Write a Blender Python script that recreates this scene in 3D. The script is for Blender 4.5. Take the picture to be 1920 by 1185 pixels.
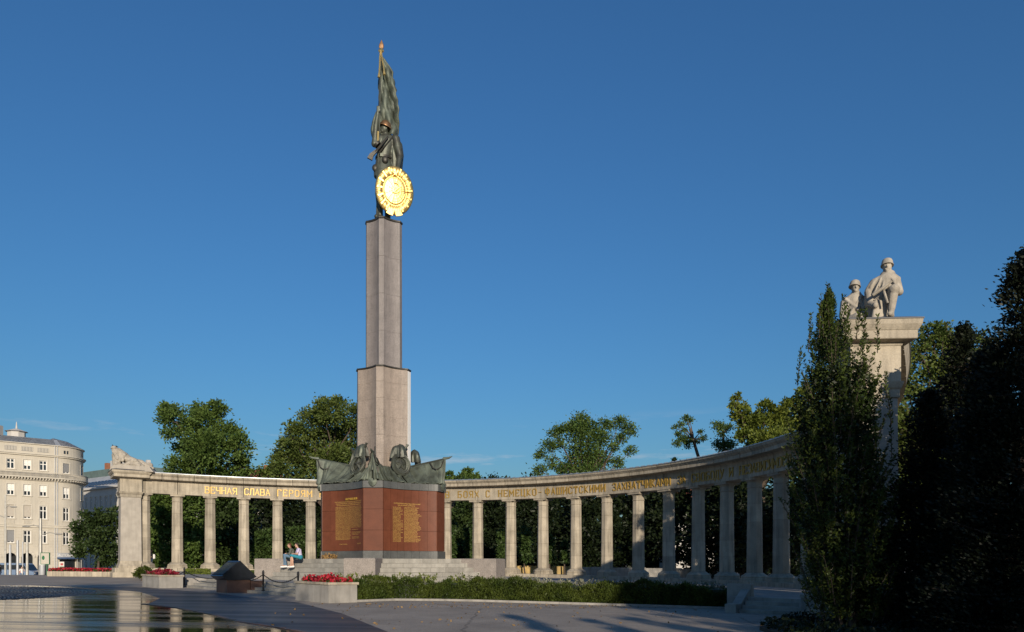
import bpy, bmesh, math, random
import numpy as np
from mathutils import Vector, Matrix
R = math.radians
sin, cos, pi = math.sin, math.cos, math.pi
rnd = random.Random(7)
rng = np.random.default_rng(11)
scene = bpy.context.scene
for o in list(bpy.data.objects): bpy.data.objects.remove(o)
COL = scene.collection

# ------------------------------------------------------------------ camera, sky, sun, exposure
EYE = 1.60          # metres above the paving at the camera
F = 1400.0          # focal length in photograph pixels (1920 wide)
HZ = 1056.6         # horizon row of the level camera
SL = 0.0155         # the square falls gently towards the right
SUN_AZ, SUN_EL = 13.0, 14.0    # sun behind the camera, to the right
cam = bpy.data.cameras.new('camera'); camo = bpy.data.objects.new('camera', cam); COL.objects.link(camo)
camo.location = (0, 0, EYE); camo.rotation_euler = (R(90), 0, 0)
cam.sensor_fit = 'HORIZONTAL'; cam.sensor_width = 36; cam.lens = 36*F/1920
cam.shift_y = (HZ-592.5)/1920
cam.clip_start = 0.1; cam.clip_end = 5000
scene.camera = camo
world = bpy.data.worlds.new('World'); scene.world = world; world.use_nodes = True
wn = world.node_tree; wn.nodes.clear()
wo = wn.nodes.new('ShaderNodeOutputWorld'); bg = wn.nodes.new('ShaderNodeBackground'); sk = wn.nodes.new('ShaderNodeTexSky')
sk.sky_type = 'NISHITA'; sk.sun_disc = False; sk.sun_elevation = R(SUN_EL); sk.sun_rotation = R(180-SUN_AZ)
sk.altitude = 200; sk.air_density = 1.6; sk.dust_density = 1.0; sk.ozone_density = 9.0
tc = wn.nodes.new('ShaderNodeTexCoord'); mp_ = wn.nodes.new('ShaderNodeMapping'); mp_.inputs['Scale'].default_value = (5, 5, 34); wn.links.new(tc.outputs['Generated'], mp_.inputs[0])
cn = wn.nodes.new('ShaderNodeTexNoise'); cn.inputs['Scale'].default_value = 1.6; cn.inputs['Detail'].default_value = 7; cn.inputs['Roughness'].default_value = .6; wn.links.new(mp_.outputs[0], cn.inputs['Vector'])
c1 = wn.nodes.new('ShaderNodeMapRange'); c1.inputs[1].default_value = .57; c1.inputs[2].default_value = .80; c1.inputs[4].default_value = .65; wn.links.new(cn.outputs['Fac'], c1.inputs[0])
sz = wn.nodes.new('ShaderNodeSeparateXYZ'); wn.links.new(tc.outputs['Generated'], sz.inputs[0])
c2 = wn.nodes.new('ShaderNodeMapRange'); c2.inputs[1].default_value = .20; c2.inputs[2].default_value = .13; wn.links.new(sz.outputs['Z'], c2.inputs[0])
cm = wn.nodes.new('ShaderNodeMath'); cm.operation = 'MULTIPLY'; wn.links.new(c1.outputs[0], cm.inputs[0]); wn.links.new(c2.outputs[0], cm.inputs[1])
mxc = wn.nodes.new('ShaderNodeMixRGB'); mxc.inputs[2].default_value = (5.2, 5.0, 5.2, 1); wn.links.new(cm.outputs[0], mxc.inputs[0]); wn.links.new(sk.outputs[0], mxc.inputs[1])
wn.links.new(mxc.outputs[0], bg.inputs[0]); bg.inputs[1].default_value = 0.12
wn.links.new(bg.outputs[0], wo.inputs[0])
sl = bpy.data.lights.new('sun', 'SUN'); sl.energy = 5.0; sl.angle = R(0.53); sl.color = (1.0, 0.87, 0.70)
slo = bpy.data.objects.new('sun', sl); COL.objects.link(slo)
tosun = Vector((sin(R(SUN_AZ))*cos(R(SUN_EL)), -cos(R(SUN_AZ))*cos(R(SUN_EL)), sin(R(SUN_EL))))
slo.rotation_euler = tosun.to_track_quat('Z', 'Y').to_euler()
slo.location = (30, -60, 60)
scene.view_settings.view_transform = 'Standard'; scene.view_settings.look = 'None'
scene.view_settings.exposure = 0.0; scene.view_settings.gamma = 1.0
scene.view_settings.use_curve_mapping = False

# ------------------------------------------------------------------ helpers
def smooth(a, b, x):
    t = min(1, max(0, (x-a)/(b-a))); return t*t*(3-2*t)
def G(x, y=0.0):
    """height of the paving"""
    g = -SL*max(-42, min(42, x))
    k = smooth(63, 84, y)*smooth(-20, -45, x) if x < -20 else 0
    return g*(1-k) + (-0.42)*k
def PX(x, d): return (x-960.0)*d/F                     # lateral position of photo column x at depth d
def PZ(y, d): return EYE + (HZ-y)*d/F                   # height of photo row y at depth d
def W(x, y, d): return Vector((PX(x, d), d, PZ(y, d)))

MATS = {}
def mat(name, col, rough=0.7, metal=0.0, var=0.15, vs=3.0, bump=0.0, bs=20.0, col2=None, spec=0.5, fine=0.0, fs=60., trans=0., stain=0.0, coat=0., ov=0.0):
    m = bpy.data.materials.new(name); m.use_nodes = True; nt = m.node_tree; N = nt.nodes; L = nt.links
    b = N['Principled BSDF']; b.inputs['Roughness'].default_value = rough; b.inputs['Metallic'].default_value = metal
    b.inputs['Specular IOR Level'].default_value = spec
    if coat: b.inputs['Coat Weight'].default_value = coat; b.inputs['Coat Roughness'].default_value = .12
    geo = N.new('ShaderNodeNewGeometry')
    c = tuple(col)+(1,)
    if col2 is None:
        lo = tuple(max(0, v*(1-var)) for v in col)+(1,); hi = tuple(min(1, v*(1+var)) for v in col)+(1,)
    else: lo, hi = c, tuple(col2)+(1,)
    nz = N.new('ShaderNodeTexNoise'); nz.inputs['Scale'].default_value = vs; nz.inputs['Detail'].default_value = 5
    L.new(geo.outputs['Position'], nz.inputs['Vector'])
    rp = N.new('ShaderNodeValToRGB'); rp.color_ramp.elements[0].position = .32; rp.color_ramp.elements[1].position = .68
    rp.color_ramp.elements[0].color = lo; rp.color_ramp.elements[1].color = hi
    L.new(nz.outputs['Fac'], rp.inputs[0]); out = rp.outputs[0]
    if fine:
        n2 = N.new('ShaderNodeTexNoise'); n2.inputs['Scale'].default_value = fs; n2.inputs['Detail'].default_value = 2
        L.new(geo.outputs['Position'], n2.inputs['Vector'])
        mp = N.new('ShaderNodeMapRange'); mp.inputs[1].default_value = .3; mp.inputs[2].default_value = .7
        mp.inputs[3].default_value = 1-fine; mp.inputs[4].default_value = 1+fine; L.new(n2.outputs['Fac'], mp.inputs[0])
        mx = N.new('ShaderNodeVectorMath'); mx.operation = 'SCALE'; L.new(out, mx.inputs[0]); L.new(mp.outputs[0], mx.inputs['Scale']); out = mx.outputs[0]
    if stain:   # vertical rain streaks
        mpn = N.new('ShaderNodeMapping'); mpn.inputs['Scale'].default_value = (3.5, 3.5, .35); L.new(geo.outputs['Position'], mpn.inputs[0])
        n3 = N.new('ShaderNodeTexNoise'); n3.inputs['Scale'].default_value = 1.4; n3.inputs['Detail'].default_value = 6; L.new(mpn.outputs[0], n3.inputs['Vector'])
        mr = N.new('ShaderNodeMapRange'); mr.inputs[1].default_value = .45; mr.inputs[2].default_value = .75; mr.inputs[3].default_value = 1; mr.inputs[4].default_value = 1-stain
        L.new(n3.outputs['Fac'], mr.inputs[0])
        mx = N.new('ShaderNodeVectorMath'); mx.operation = 'SCALE'; L.new(out, mx.inputs[0]); L.new(mr.outputs[0], mx.inputs['Scale']); out = mx.outputs[0]
    if ov:      # every stone has its own tone
        oi = N.new('ShaderNodeObjectInfo'); mo = N.new('ShaderNodeMapRange'); mo.inputs[3].default_value = 1-ov; mo.inputs[4].default_value = 1+ov; L.new(oi.outputs['Random'], mo.inputs[0])
        mx = N.new('ShaderNodeVectorMath'); mx.operation = 'SCALE'; L.new(out, mx.inputs[0]); L.new(mo.outputs[0], mx.inputs['Scale']); out = mx.outputs[0]
    L.new(out, b.inputs['Base Color'])
    if bump:
        nb = N.new('ShaderNodeTexNoise'); nb.inputs['Scale'].default_value = bs; nb.inputs['Detail'].default_value = 4
        L.new(geo.outputs['Position'], nb.inputs['Vector'])
        bp = N.new('ShaderNodeBump'); bp.inputs['Strength'].default_value = bump; bp.inputs['Distance'].default_value = .03
        L.new(nb.outputs['Fac'], bp.inputs['Height']); L.new(bp.outputs[0], b.inputs['Normal'])
    if trans:
        b.inputs['Transmission Weight'].default_value = 0
        tr = N.new('ShaderNodeBsdfTranslucent'); L.new(out, tr.inputs[0]); ms = N.new('ShaderNodeMixShader'); ms.inputs[0].default_value = trans
        L.new(b.outputs[0], ms.inputs[1]); L.new(tr.outputs[0], ms.inputs[2]); L.new(ms.outputs[0], N['Material Output'].inputs[0])
    MATS[name] = m; return m

mat('stone', (.355, .308, .235), .85, var=.16, vs=1.3, bump=.3, bs=18, fine=.10, fs=25, stain=.42, ov=.15)
mat('stone_pale', (.36, .325, .275), .85, var=.12, vs=2, bump=.2, bs=20, fine=.05, stain=.15)
mat('sculpt_stone', (.36, .32, .26), .85, var=.2, vs=4, bump=.35, bs=12, stain=.3)
mat('step_stone', (.30, .285, .25), .85, var=.16, vs=2.2, bump=.25, bs=25, fine=.12, ov=.14, stain=.2)
mat('pebble_granite', (.24, .21, .185), .75, var=.12, vs=3, fine=.38, fs=38, bump=.2, bs=45)
mat('concrete', (.28, .265, .24), .9, var=.15, vs=2, bump=.25, bs=30, stain=.25)
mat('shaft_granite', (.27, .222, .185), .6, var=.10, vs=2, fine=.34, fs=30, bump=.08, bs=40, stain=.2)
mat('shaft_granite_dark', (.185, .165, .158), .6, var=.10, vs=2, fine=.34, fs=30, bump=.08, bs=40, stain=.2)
mat('red_granite', (.125, .040, .020), .5, var=.10, vs=2.5, fine=.14, fs=40, spec=.25, ov=.09)
mat('grey_granite', (.085, .088, .085), .35, var=.15, vs=3, fine=.25, fs=40)
mat('joint', (.17, .14, .11), .9)
mat('red_joint', (.17, .08, .06), .8)
mat('bronze', (.050, .050, .042), .5, metal=.45, var=.3, vs=2.0, col2=(.105, .118, .092), bump=.25, bs=9)
mat('bronze_green', (.055, .063, .05), .6, metal=.3, vs=2.2, col2=(.135, .158, .122), bump=.3, bs=8)
mat('bronze_dark', (.05, .047, .04), .5, metal=.5, var=.3, vs=3, bump=.2, bs=12)
mat('gold', (.86, .60, .21), .45, metal=1.0, var=.06, vs=6, bump=.15, bs=14)
mat('gold_letter', (.40, .255, .055), .42, metal=.35, var=.08, vs=5)
mat('gold_dull', (.50, .32, .08), .5, metal=.15, var=.1, vs=8)
mat('copper', (.30, .17, .085), .42, metal=.8, var=.15, vs=4)
mat('lead', (.42, .44, .46), .42, metal=.7, var=.12, vs=2)
mat('lead_dark', (.10, .10, .105), .7, metal=.2, var=.2, vs=2)
mat('black_metal', (.012, .013, .016), .4, metal=.3)
mat('black_stone', (.016, .018, .022), .22, var=.2, vs=5)
mat('brown_granite', (.10, .055, .04), .45, var=.2, vs=3, fine=.2, fs=40)
mat('soil', (.06, .045, .03), .95, var=.3, vs=6)
mat('lawn', (.035, .05, .018), .95, var=.35, vs=2.5, bump=.6, bs=30)
mat('bark', (.075, .055, .04), .9, var=.3, vs=6, bump=.5, bs=25)
mat('ochre_wall', (.40, .28, .11), .9, var=.2, vs=.8, bump=.3, bs=10, stain=.35)
mat('plaster', (.47, .43, .355), .85, var=.06, vs=.5, bump=.1, bs=10, stain=.1)
mat('plaster_trim', (.50, .46, .385), .85, var=.06, vs=.8)
mat('plaster_white', (.46, .44, .41), .85, var=.06, vs=.6)
mat('zinc', (.40, .41, .42), .55, metal=.25, var=.12, vs=.8)
mat('roof_tile', (.30, .10, .055), .85, var=.25, vs=1.5)
mat('roof_green', (.10, .14, .13), .6, var=.15, vs=1)
mat('glass', (.02, .025, .03), .05, spec=.8, var=.2, vs=.4)
mat('white_paint', (.70, .68, .63), .5, var=.05)
mat('shutter', (.40, .36, .30), .7, var=.05)
mat('shutter_grey', (.20, .20, .20), .7, var=.05)
mat('brick', (.26, .11, .06), .9, var=.2, vs=5)
mat('pole_grey', (.34, .33, .30), .5, metal=.3)
mat('sign_blue', (.05, .09, .18), .5)
mat('sign_green', (.02, .12, .05), .5)
mat('van_paint', (.16, .22, .32), .25, coat=.5, var=.03)
mat('rubber', (.015, .015, .016), .8)
mat('skin', (.50, .29, .20), .55, var=.04)
mat('hair', (.025, .015, .01), .6)
mat('hair_red', (.10, .03, .012), .6)
mat('tshirt_pale', (.52, .46, .62), .85, var=.05)
mat('tshirt_white', (.70, .66, .62), .85, var=.05)
mat('cardigan', (.10, .105, .085), .9, var=.1)
mat('shorts_teal', (.02, .20, .27), .85, var=.06)
mat('jeans', (.10, .17, .25), .9, var=.1)
mat('jeans_dark', (.03, .05, .09), .9, var=.1)
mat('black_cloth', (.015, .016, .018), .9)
mat('shoe_white', (.75, .74, .72), .6)
mat('red_cloth', (.45, .10, .10), .8)
mat('flower_red', (.40, .014, .03), .6, var=.35, vs=3, trans=.2)
mat('flower_deep', (.22, .008, .022), .6, var=.35, vs=3, trans=.2)
def leafmat(name, a, b, tr=.3, rough=.5):
    return mat(name, a, rough, col2=b, vs=.9, fine=.35, fs=5, trans=tr, spec=.2)
leafmat('leaf_mid', (.055, .100, .024), (.12, .175, .04))
leafmat('leaf_olive', (.062, .096, .022), (.135, .168, .04))
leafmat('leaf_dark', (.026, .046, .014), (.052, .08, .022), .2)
leafmat('leaf_deep_shade', (.010, .017, .007), (.018, .028, .009), .12)  # near-black leaf colour carries the deep shade among the trees
leafmat('leaf_ivy', (.030, .058, .016), (.06, .095, .024), .15)
leafmat('leaf_hedge', (.034, .056, .010), (.078, .10, .018), .25)
leafmat('leaf_lime', (.090, .125, .020), (.19, .22, .04), .3)
leafmat('leaf_silver', (.17, .18, .12), (.34, .33, .24), .2)
leafmat('leaf_bush', (.032, .056, .013), (.09, .115, .024), .3, .4)
leafmat('needle', (.007, .011, .006), (.013, .018, .008), .05)  # dark green needles, darkened further to hold the shade on the conifers

class MB:
    """collects vertices and faces of one mesh"""
    def __init__(s): s.v = []; s.f = []
    def add(s, vs, fs):
        n = len(s.v); s.v += [tuple(v) for v in vs]; s.f += [tuple(i+n for i in f) for f in fs]; return s
    def box(s, x0, x1, y0, y1, z0, z1, M=None):
        vs = [(x, y, z) for z in (z0, z1) for y in (y0, y1) for x in (x0, x1)]
        if M is not None: vs = [M(*v) if callable(M) else (M @ Vector(v)) for v in vs]
        return s.add(vs, [(0, 2, 3, 1), (4, 5, 7, 6), (0, 1, 5, 4), (2, 6, 7, 3), (0, 4, 6, 2), (1, 3, 7, 5)])
    def prism(s, poly, z0, z1, M=None, cap=True):
        """poly CCW in xy"""
        n = len(poly)
        a = z0 if callable(z0) else (lambda x, y: z0); b = z1 if callable(z1) else (lambda x, y: z1)
        vs = [(x, y, a(x, y)) for x, y in poly]+[(x, y, b(x, y)) for x, y in poly]
        if M is not None: vs = [M @ Vector(v) for v in vs]
        fs = [(i, (i+1) % n, n+(i+1) % n, n+i) for i in range(n)]
        if cap: fs += [tuple(range(n-1, -1, -1)), tuple(range(n, 2*n))]
        return s.add(vs, fs)
    def loft(s, rings, closed=True, caps=True):
        n = len(rings[0]); vs = [p for r in rings for p in r]; fs = []
        for k in range(len(rings)-1):
            for i in range(n if closed else n-1):
                j = (i+1) % n; fs.append((k*n+i, k*n+j, (k+1)*n+j, (k+1)*n+i))
        if caps and closed: fs += [tuple(range(n-1, -1, -1)), tuple(range((len(rings)-1)*n, len(rings)*n))]
        return s.add(vs, fs)
    def lathe(s, prof, c=(0, 0, 0), seg=16, M=None):
        rings = [[(c[0]+r*cos(2*pi*i/seg), c[1]+r*sin(2*pi*i/seg), c[2]+z) for i in range(seg)] for r, z in prof]
        if M is not None: rings = [[M @ Vector(p) for p in r] for r in rings]
        return s.loft(rings)
    def tube(s, pts, rad, seg=8):
        pts = [Vector(p) for p in pts]; n = len(pts)
        rr = rad if isinstance(rad, (list, tuple)) else [rad]*n
        rings = []; up = None
        for i, p in enumerate(pts):
            t = (pts[min(i+1, n-1)]-pts[max(i-1, 0)]).normalized()
            if up is None: up = Vector((0, 0, 1)) if abs(t.z) < .9 else Vector((1, 0, 0))
            a = t.cross(up).normalized(); b = a.cross(t).normalized(); up = b
            rings.append([p+(a*cos(2*pi*k/seg)+b*sin(2*pi*k/seg))*rr[i] for k in range(seg)])
        return s.loft(rings)
    def ell(s, c, r, M=None, seg=12, rings=8):
        rg = []
        for j in range(rings+1):
            t = pi*j/rings; t = min(max(t, .06), pi-.06)
            ring = []
            for i in range(seg):
                a = 2*pi*i/seg
                p = Vector((r[0]*sin(t)*cos(a), r[1]*sin(t)*sin(a), -r[2]*cos(t)))
                if M is not None: p = M @ p
                ring.append(p+Vector(c))
            rg.append(ring)
        return s.loft(rg)
    def cap(s, p0, p1, r0, r1, seg=10):
        p0, p1 = Vector(p0), Vector(p1); t = (p1-p0)
        if t.length < 1e-6: return s.ell(p0, (r0, r0, r0))
        t.normalize(); pts = []; rr = []
        for a in (-80, -50, -20): pts.append(p0+t*r0*sin(R(a))); rr.append(r0*cos(R(a)))
        for a in (20, 50, 80): pts.append(p1+t*r1*sin(R(a))); rr.append(r1*cos(R(a)))
        return s.tube(pts, rr, seg)
    def grid(s, P):
        """P[i][j] points"""
        n, m = len(P), len(P[0]); vs = [p for r in P for p in r]
        return s.add(vs, [(i*m+j, i*m+j+1, (i+1)*m+j+1, (i+1)*m+j) for i in range(n-1) for j in range(m-1)])
    def mesh(s, name):
        me = bpy.data.meshes.new(name); me.from_pydata(s.v, [], s.f); me.update(); return me

def link(name, me, m=None, parent=None, smooth_=False, loc=None, rz=None, kind=None):
    o = bpy.data.objects.new(name, me); COL.objects.link(o)
    if m is not None and me is not None and not me.materials: me.materials.append(MATS[m])
    if smooth_ and me is not None:
        me.polygons.foreach_set('use_smooth', [True]*len(me.polygons))
        if smooth_ != 'all':
            try: me.set_sharp_from_angle(angle=R(40))
            except Exception: pass
    if parent is not None: o.parent = parent
    if loc is not None: o.location = loc
    if rz is not None: o.rotation_euler = (0, 0, rz)
    if kind: o['kind'] = kind
    return o
def part(name, mb, m, parent=None, sm=False, loc=None, rz=None, kind=None): return link(name, mb.mesh(name), m, parent, sm, loc, rz, kind)
def tag(o, label, cat, group=None):
    o['label'] = label; o['category'] = cat
    if group: o['group'] = group
    return o
def thing(name, label, cat, loc=(0, 0, 0), rz=0, group=None):
    o = bpy.data.objects.new(name, None); COL.objects.link(o); o.location = loc; o.rotation_euler = (0, 0, rz); o.empty_display_size = .2
    return tag(o, label, cat, group)
def struct(name, mb, m, sm=False): return part(name, mb, m, None, sm, kind='structure')

def sculpt(name, mb, m, parent, voxel, it=6, loc=None, rz=None, fac=.5):
    """fuse overlapping closed shapes into one continuous skin"""
    me = mb.mesh(name+'_raw'); o = bpy.data.objects.new('tmp', me); COL.objects.link(o)
    md = o.modifiers.new('r', 'REMESH'); md.mode = 'VOXEL'; md.voxel_size = voxel
    if it:
        ms = o.modifiers.new('s', 'SMOOTH'); ms.factor = fac; ms.iterations = it
    dg = bpy.context.evaluated_depsgraph_get(); dg.update()
    m2 = bpy.data.meshes.new_from_object(o.evaluated_get(dg)); m2.name = name
    bpy.data.objects.remove(o); bpy.data.meshes.remove(me)
    m2.materials.clear()
    ob = link(name, m2, m, parent, 'all', loc, rz); return ob

def quadmesh(name, V):
    """V: (n,4,3) array of quads"""
    n = len(V); me = bpy.data.meshes.new(name)
    me.vertices.add(n*4); me.vertices.foreach_set('co', V.reshape(-1).astype(np.float32))
    me.loops.add(n*4); me.loops.foreach_set('vertex_index', np.arange(n*4, dtype=np.int32))
    me.polygons.add(n); me.polygons.foreach_set('loop_start', np.arange(0, n*4, 4, dtype=np.int32))
    me.polygons.foreach_set('loop_total', np.full(n, 4, dtype=np.int32)); me.update(); me.validate(); return me
def leafquads(P, size, asp=.55, up=.0, dirs=None, rg=rng):
    """diamond leaves at points P"""
    n = len(P); d = rg.normal(size=(n, 3)) if dirs is None else dirs+rg.normal(size=(n, 3))*.35
    d[:, 2] += up; d /= np.linalg.norm(d, axis=1)[:, None]+1e-9
    q = rg.normal(size=(n, 3)); b = np.cross(d, q); b /= np.linalg.norm(b, axis=1)[:, None]+1e-9
    s = size*(.65+.7*rg.random(n))[:, None]
    nn = np.cross(d, b)*s*.12
    return np.stack([P-d*s*.5, P+b*s*asp*.5+nn, P+d*s*.5, P-b*s*asp*.5+nn], axis=1)
# ------------------------------------------------------------------ plan of the memorial
CX, CY, RAD = -14.59, 36.085, 30.5
ux, uy, nx, ny = cos(R(44)), -sin(R(44)), sin(R(44)), cos(R(44))
def ST(s, t): return (CX+s*ux+t*nx, CY+s*uy+t*ny)
def s_px(x, t):
    m = (x-960)/F; return (m*(CY+t*ny)-CX-t*nx)/(ux-m*uy)
def RR(a): return RAD-1.81*smooth(R(86), R(119.2), a)
def AP(a, dr, z=None):
    """point on the colonnade arc; dr is measured outwards from the column axis"""
    r = RR(a)+dr; x = CX+r*sin(a); y = CY+r*cos(a)
    return Vector((x, y, (z if z is not None else 0)+G(x)))
def a_px(x, dr=0.):
    """angle on the arc seen at photo column x"""
    lo, hi = R(-50), R(112)
    f = lambda a: 960+F*AP(a, dr).x/AP(a, dr).y-x
    for _ in range(60):
        m = (lo+hi)/2
        if f(m) > 0: hi = m
        else: lo = m
    return (lo+hi)/2
ZF = 0.77            # stylobate top above the paving
HC = 6.2             # column height
TZ = 0.52            # terrace above the paving

# ------------------------------------------------------------------ ground
def ground():
    xs = sorted(set([-1500, -700, -300, -150, -100]+list(range(-80, 81, 4))+[100, 150, 300, 700, 1500]))
    ys = sorted(set([-400, -150, -60, -30, -10]+list(range(0, 100, 4))+[120, 160, 220, 300, 500, 900, 1800]))
    mb = MB(); mb.grid([[(x, y, G(x, y)) for y in ys] for x in xs][::-1])
    o = struct('ground', mb, None)
    m = bpy.data.materials.new('asphalt'); m.use_nodes = True; nt = m.node_tree; N = nt.nodes; L = nt.links; b = N['Principled BSDF']
    geo = N.new('ShaderNodeNewGeometry')
    def noise(sc, det, vec=None):
        n = N.new('ShaderNodeTexNoise'); n.inputs['Scale'].default_value = sc; n.inputs['Detail'].default_value = det
        L.new(vec or geo.outputs['Position'], n.inputs['Vector']); return n
    n1 = noise(.45, 9); n2 = noise(30, 3); n1.inputs['Roughness'].default_value = .68
    r1 = N.new('ShaderNodeValToRGB'); r1.color_ramp.elements[0].position = .3; r1.color_ramp.elements[1].position = .72
    r1.color_ramp.elements[0].color = (.22, .185, .148, 1); r1.color_ramp.elements[1].color = (.37, .315, .255, 1)
    L.new(n1.outputs['Fac'], r1.inputs[0])
    mr = N.new('ShaderNodeMapRange'); mr.inputs[1].default_value = .3; mr.inputs[2].default_value = .7; mr.inputs[3].default_value = .8; mr.inputs[4].default_value = 1.2
    L.new(n2.outputs['Fac'], mr.inputs[0]); mx = N.new('ShaderNodeVectorMath'); mx.operation = 'SCALE'
    L.new(r1.outputs[0], mx.inputs[0]); L.new(mr.outputs[0], mx.inputs['Scale']); 
    # seams between asphalt strips and hairline cracks
    bt = N.new('ShaderNodeTexVoronoi'); bt.feature = 'DISTANCE_TO_EDGE'; bt.inputs['Scale'].default_value = .11; bt.inputs['Randomness'].default_value = .75
    nd = noise(1.7, 4); ad = N.new('ShaderNodeMixRGB'); ad.blend_type = 'ADD'; ad.inputs[0].default_value = .35; L.new(geo.outputs['Position'], ad.inputs[1]); L.new(nd.outputs['Color'], ad.inputs[2]); L.new(ad.outputs[0], bt.inputs['Vector'])
    cr = N.new('ShaderNodeMapRange'); cr.inputs[1].default_value = .0; cr.inputs[2].default_value = .006; cr.inputs[3].default_value = .55; cr.inputs[4].default_value = 1; L.new(bt.outputs['Distance'], cr.inputs[0])
    mx2 = N.new('ShaderNodeVectorMath'); mx2.operation = 'SCALE'; L.new(mx.outputs[0], mx2.inputs[0]); L.new(cr.outputs[0], mx2.inputs['Scale']); L.new(mx2.outputs[0], b.inputs['Base Color'])
    b.inputs['Roughness'].default_value = .82
    bp = N.new('ShaderNodeBump'); bp.inputs['Strength'].default_value = .35; bp.inputs['Distance'].default_value = .02
    L.new(noise(60, 3).outputs['Fac'], bp.inputs['Height']); L.new(bp.outputs[0], b.inputs['Normal'])
    o.data.materials.append(m)
ground()

def wetmat(name, r0, r1, base, bump):
    m = bpy.data.materials.new(name); m.use_nodes = True; nt = m.node_tree; N = nt.nodes; L = nt.links; b = N['Principled BSDF']
    geo = N.new('ShaderNodeNewGeometry')
    mp = N.new('ShaderNodeMapping'); mp.inputs['Rotation'].default_value = (0, 0, R(8)); mp.inputs['Scale'].default_value = (.10, 1.0, 1); L.new(geo.outputs['Position'], mp.inputs[0])
    n1 = N.new('ShaderNodeTexNoise'); n1.inputs['Scale'].default_value = 1.1; n1.inputs['Detail'].default_value = 6; n1.inputs['Roughness'].default_value = .65; L.new(mp.outputs[0], n1.inputs['Vector'])
    mr = N.new('ShaderNodeMapRange'); mr.inputs[1].default_value = .42; mr.inputs[2].default_value = .68; mr.inputs[3].default_value = r0; mr.inputs[4].default_value = r1
    L.new(n1.outputs['Fac'], mr.inputs[0]); L.new(mr.outputs[0], b.inputs['Roughness'])
    b.inputs['Base Color'].default_value = base+(1,); b.inputs['IOR'].default_value = 1.33
    n2 = N.new('ShaderNodeTexNoise'); n2.inputs['Scale'].default_value = 4; n2.inputs['Detail'].default_value = 3; L.new(mp.outputs[0], n2.inputs['Vector'])
    bp = N.new('ShaderNodeBump'); bp.inputs['Strength'].default_value = bump; bp.inputs['Distance'].default_value = .02
    L.new(n2.outputs['Fac'], bp.inputs['Height']); L.new(bp.outputs[0], b.inputs['Normal'])
    MATS[name] = m
wetmat('wet_film', .05, .30, (.022, .022, .024), .10)
wetmat('damp_shaded_asphalt', .36, .62, (.040, .042, .050), .06)  # damp ground, its base colour also darkened for the trees' shade
def gpt(x, y, dz=0.0):
    """paving point seen at photo pixel"""
    h = HZ+SL*(x-960); d = F*EYE/(y-h); X = PX(x, d); return (X, d, G(X, 0)+dz)
def sheet(name, pix, m, dz, n=14):
    """flat sheet following the paving; pix outline as photo pixels, densified"""
    pts = []
    for i in range(len(pix)):
        a, b = pix[i], pix[(i+1) % len(pix)]
        pa, pb = Vector(gpt(*a)), Vector(gpt(*b))
        for k in range(n): p = pa.lerp(pb, k/n); pts.append((p.x, p.y))
    mb = MB(); mb.add([(x, y, G(x, 0)+dz) for x, y in pts], [tuple(range(len(pts)))])
    o = struct(name, mb, m); me = o.data; bm = bmesh.new(); bm.from_mesh(me); bmesh.ops.triangulate(bm, faces=bm.faces[:])
    bmesh.ops.recalc_face_normals(bm, faces=bm.faces[:])
    for f in bm.faces:
        if f.normal.z < 0: f.normal_flip()
    bm.to_mesh(me); bm.free(); return o
sheet('damp_shaded_paving', [(-60, 1099), (150, 1097.5), (272, 1102), (400, 1112), (560, 1130), (640, 1150), (740, 1190), (760, 1260), (300, 1300), (-60, 1250)], 'damp_shaded_asphalt', .004)
sheet('water_film', [(-80, 1098.5), (60, 1098), (150, 1101), (262, 1110), (300, 1122), (275, 1134), (372, 1147), (450, 1166), (520, 1176), (590, 1190), (600, 1260), (250, 1300), (-80, 1250)], 'wet_film', .008)
# kerb strip of litter and stone along the edge of the wet film
def gutter():
    mb = MB(); pts = [gpt(*p, .004) for p in [(268, 1133), (330, 1140), (400, 1153), (450, 1166.5), (520, 1177), (585, 1189), (640, 1204)]]
    w = .055
    for a, b in zip(pts, pts[1:]):
        a, b = Vector(a), Vector(b); t = (b-a).normalized(); n_ = Vector((-t.y, t.x, 0))*w
        n = 5
        for k in range(n):
            p, q = a.lerp(b, k/n+.004), a.lerp(b, (k+1)/n-.004); h = Vector((0, 0, .02+.008*rnd.random()))
            mb.add([p-n_, q-n_, q+n_, p+n_, p-n_+h, q-n_+h, q+n_+h, p+n_+h], [(0, 3, 2, 1), (4, 5, 6, 7), (0, 1, 5, 4), (1, 2, 6, 5), (2, 3, 7, 6), (3, 0, 4, 7)])
    part('gutter_stones', mb, 'brown_granite', kind='structure')
gutter()
# fallen leaves blown over the paving
def litter():
    P = []
    for i in range(420):
        x = rnd.uniform(-7, 8); y = rnd.uniform(17, 30)
        if rnd.random() < .6: k = rnd.randrange(2, 8); q = gpt(661+(1385-661)*rnd.random(), 1131+8*rnd.random()); x, y = q[0], q[1]-abs(rnd.gauss(0, .5))-.2
        P.append((x, y, G(x)+.022))
    P = np.array(P); D = rng.normal(size=(len(P), 3)); D[:, 2] = 0
    mat('litter_leaf', (.16, .10, .04), .8, var=.5, vs=3)
    V = leafquads(P, .085, .6, dirs=D); o = link('fallen_leaves', quadmesh('fallen_leaves', V), 'litter_leaf'); o['kind'] = 'stuff'; tag(o, 'scattered dry leaves on the paving', 'leaves')
litter()
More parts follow.
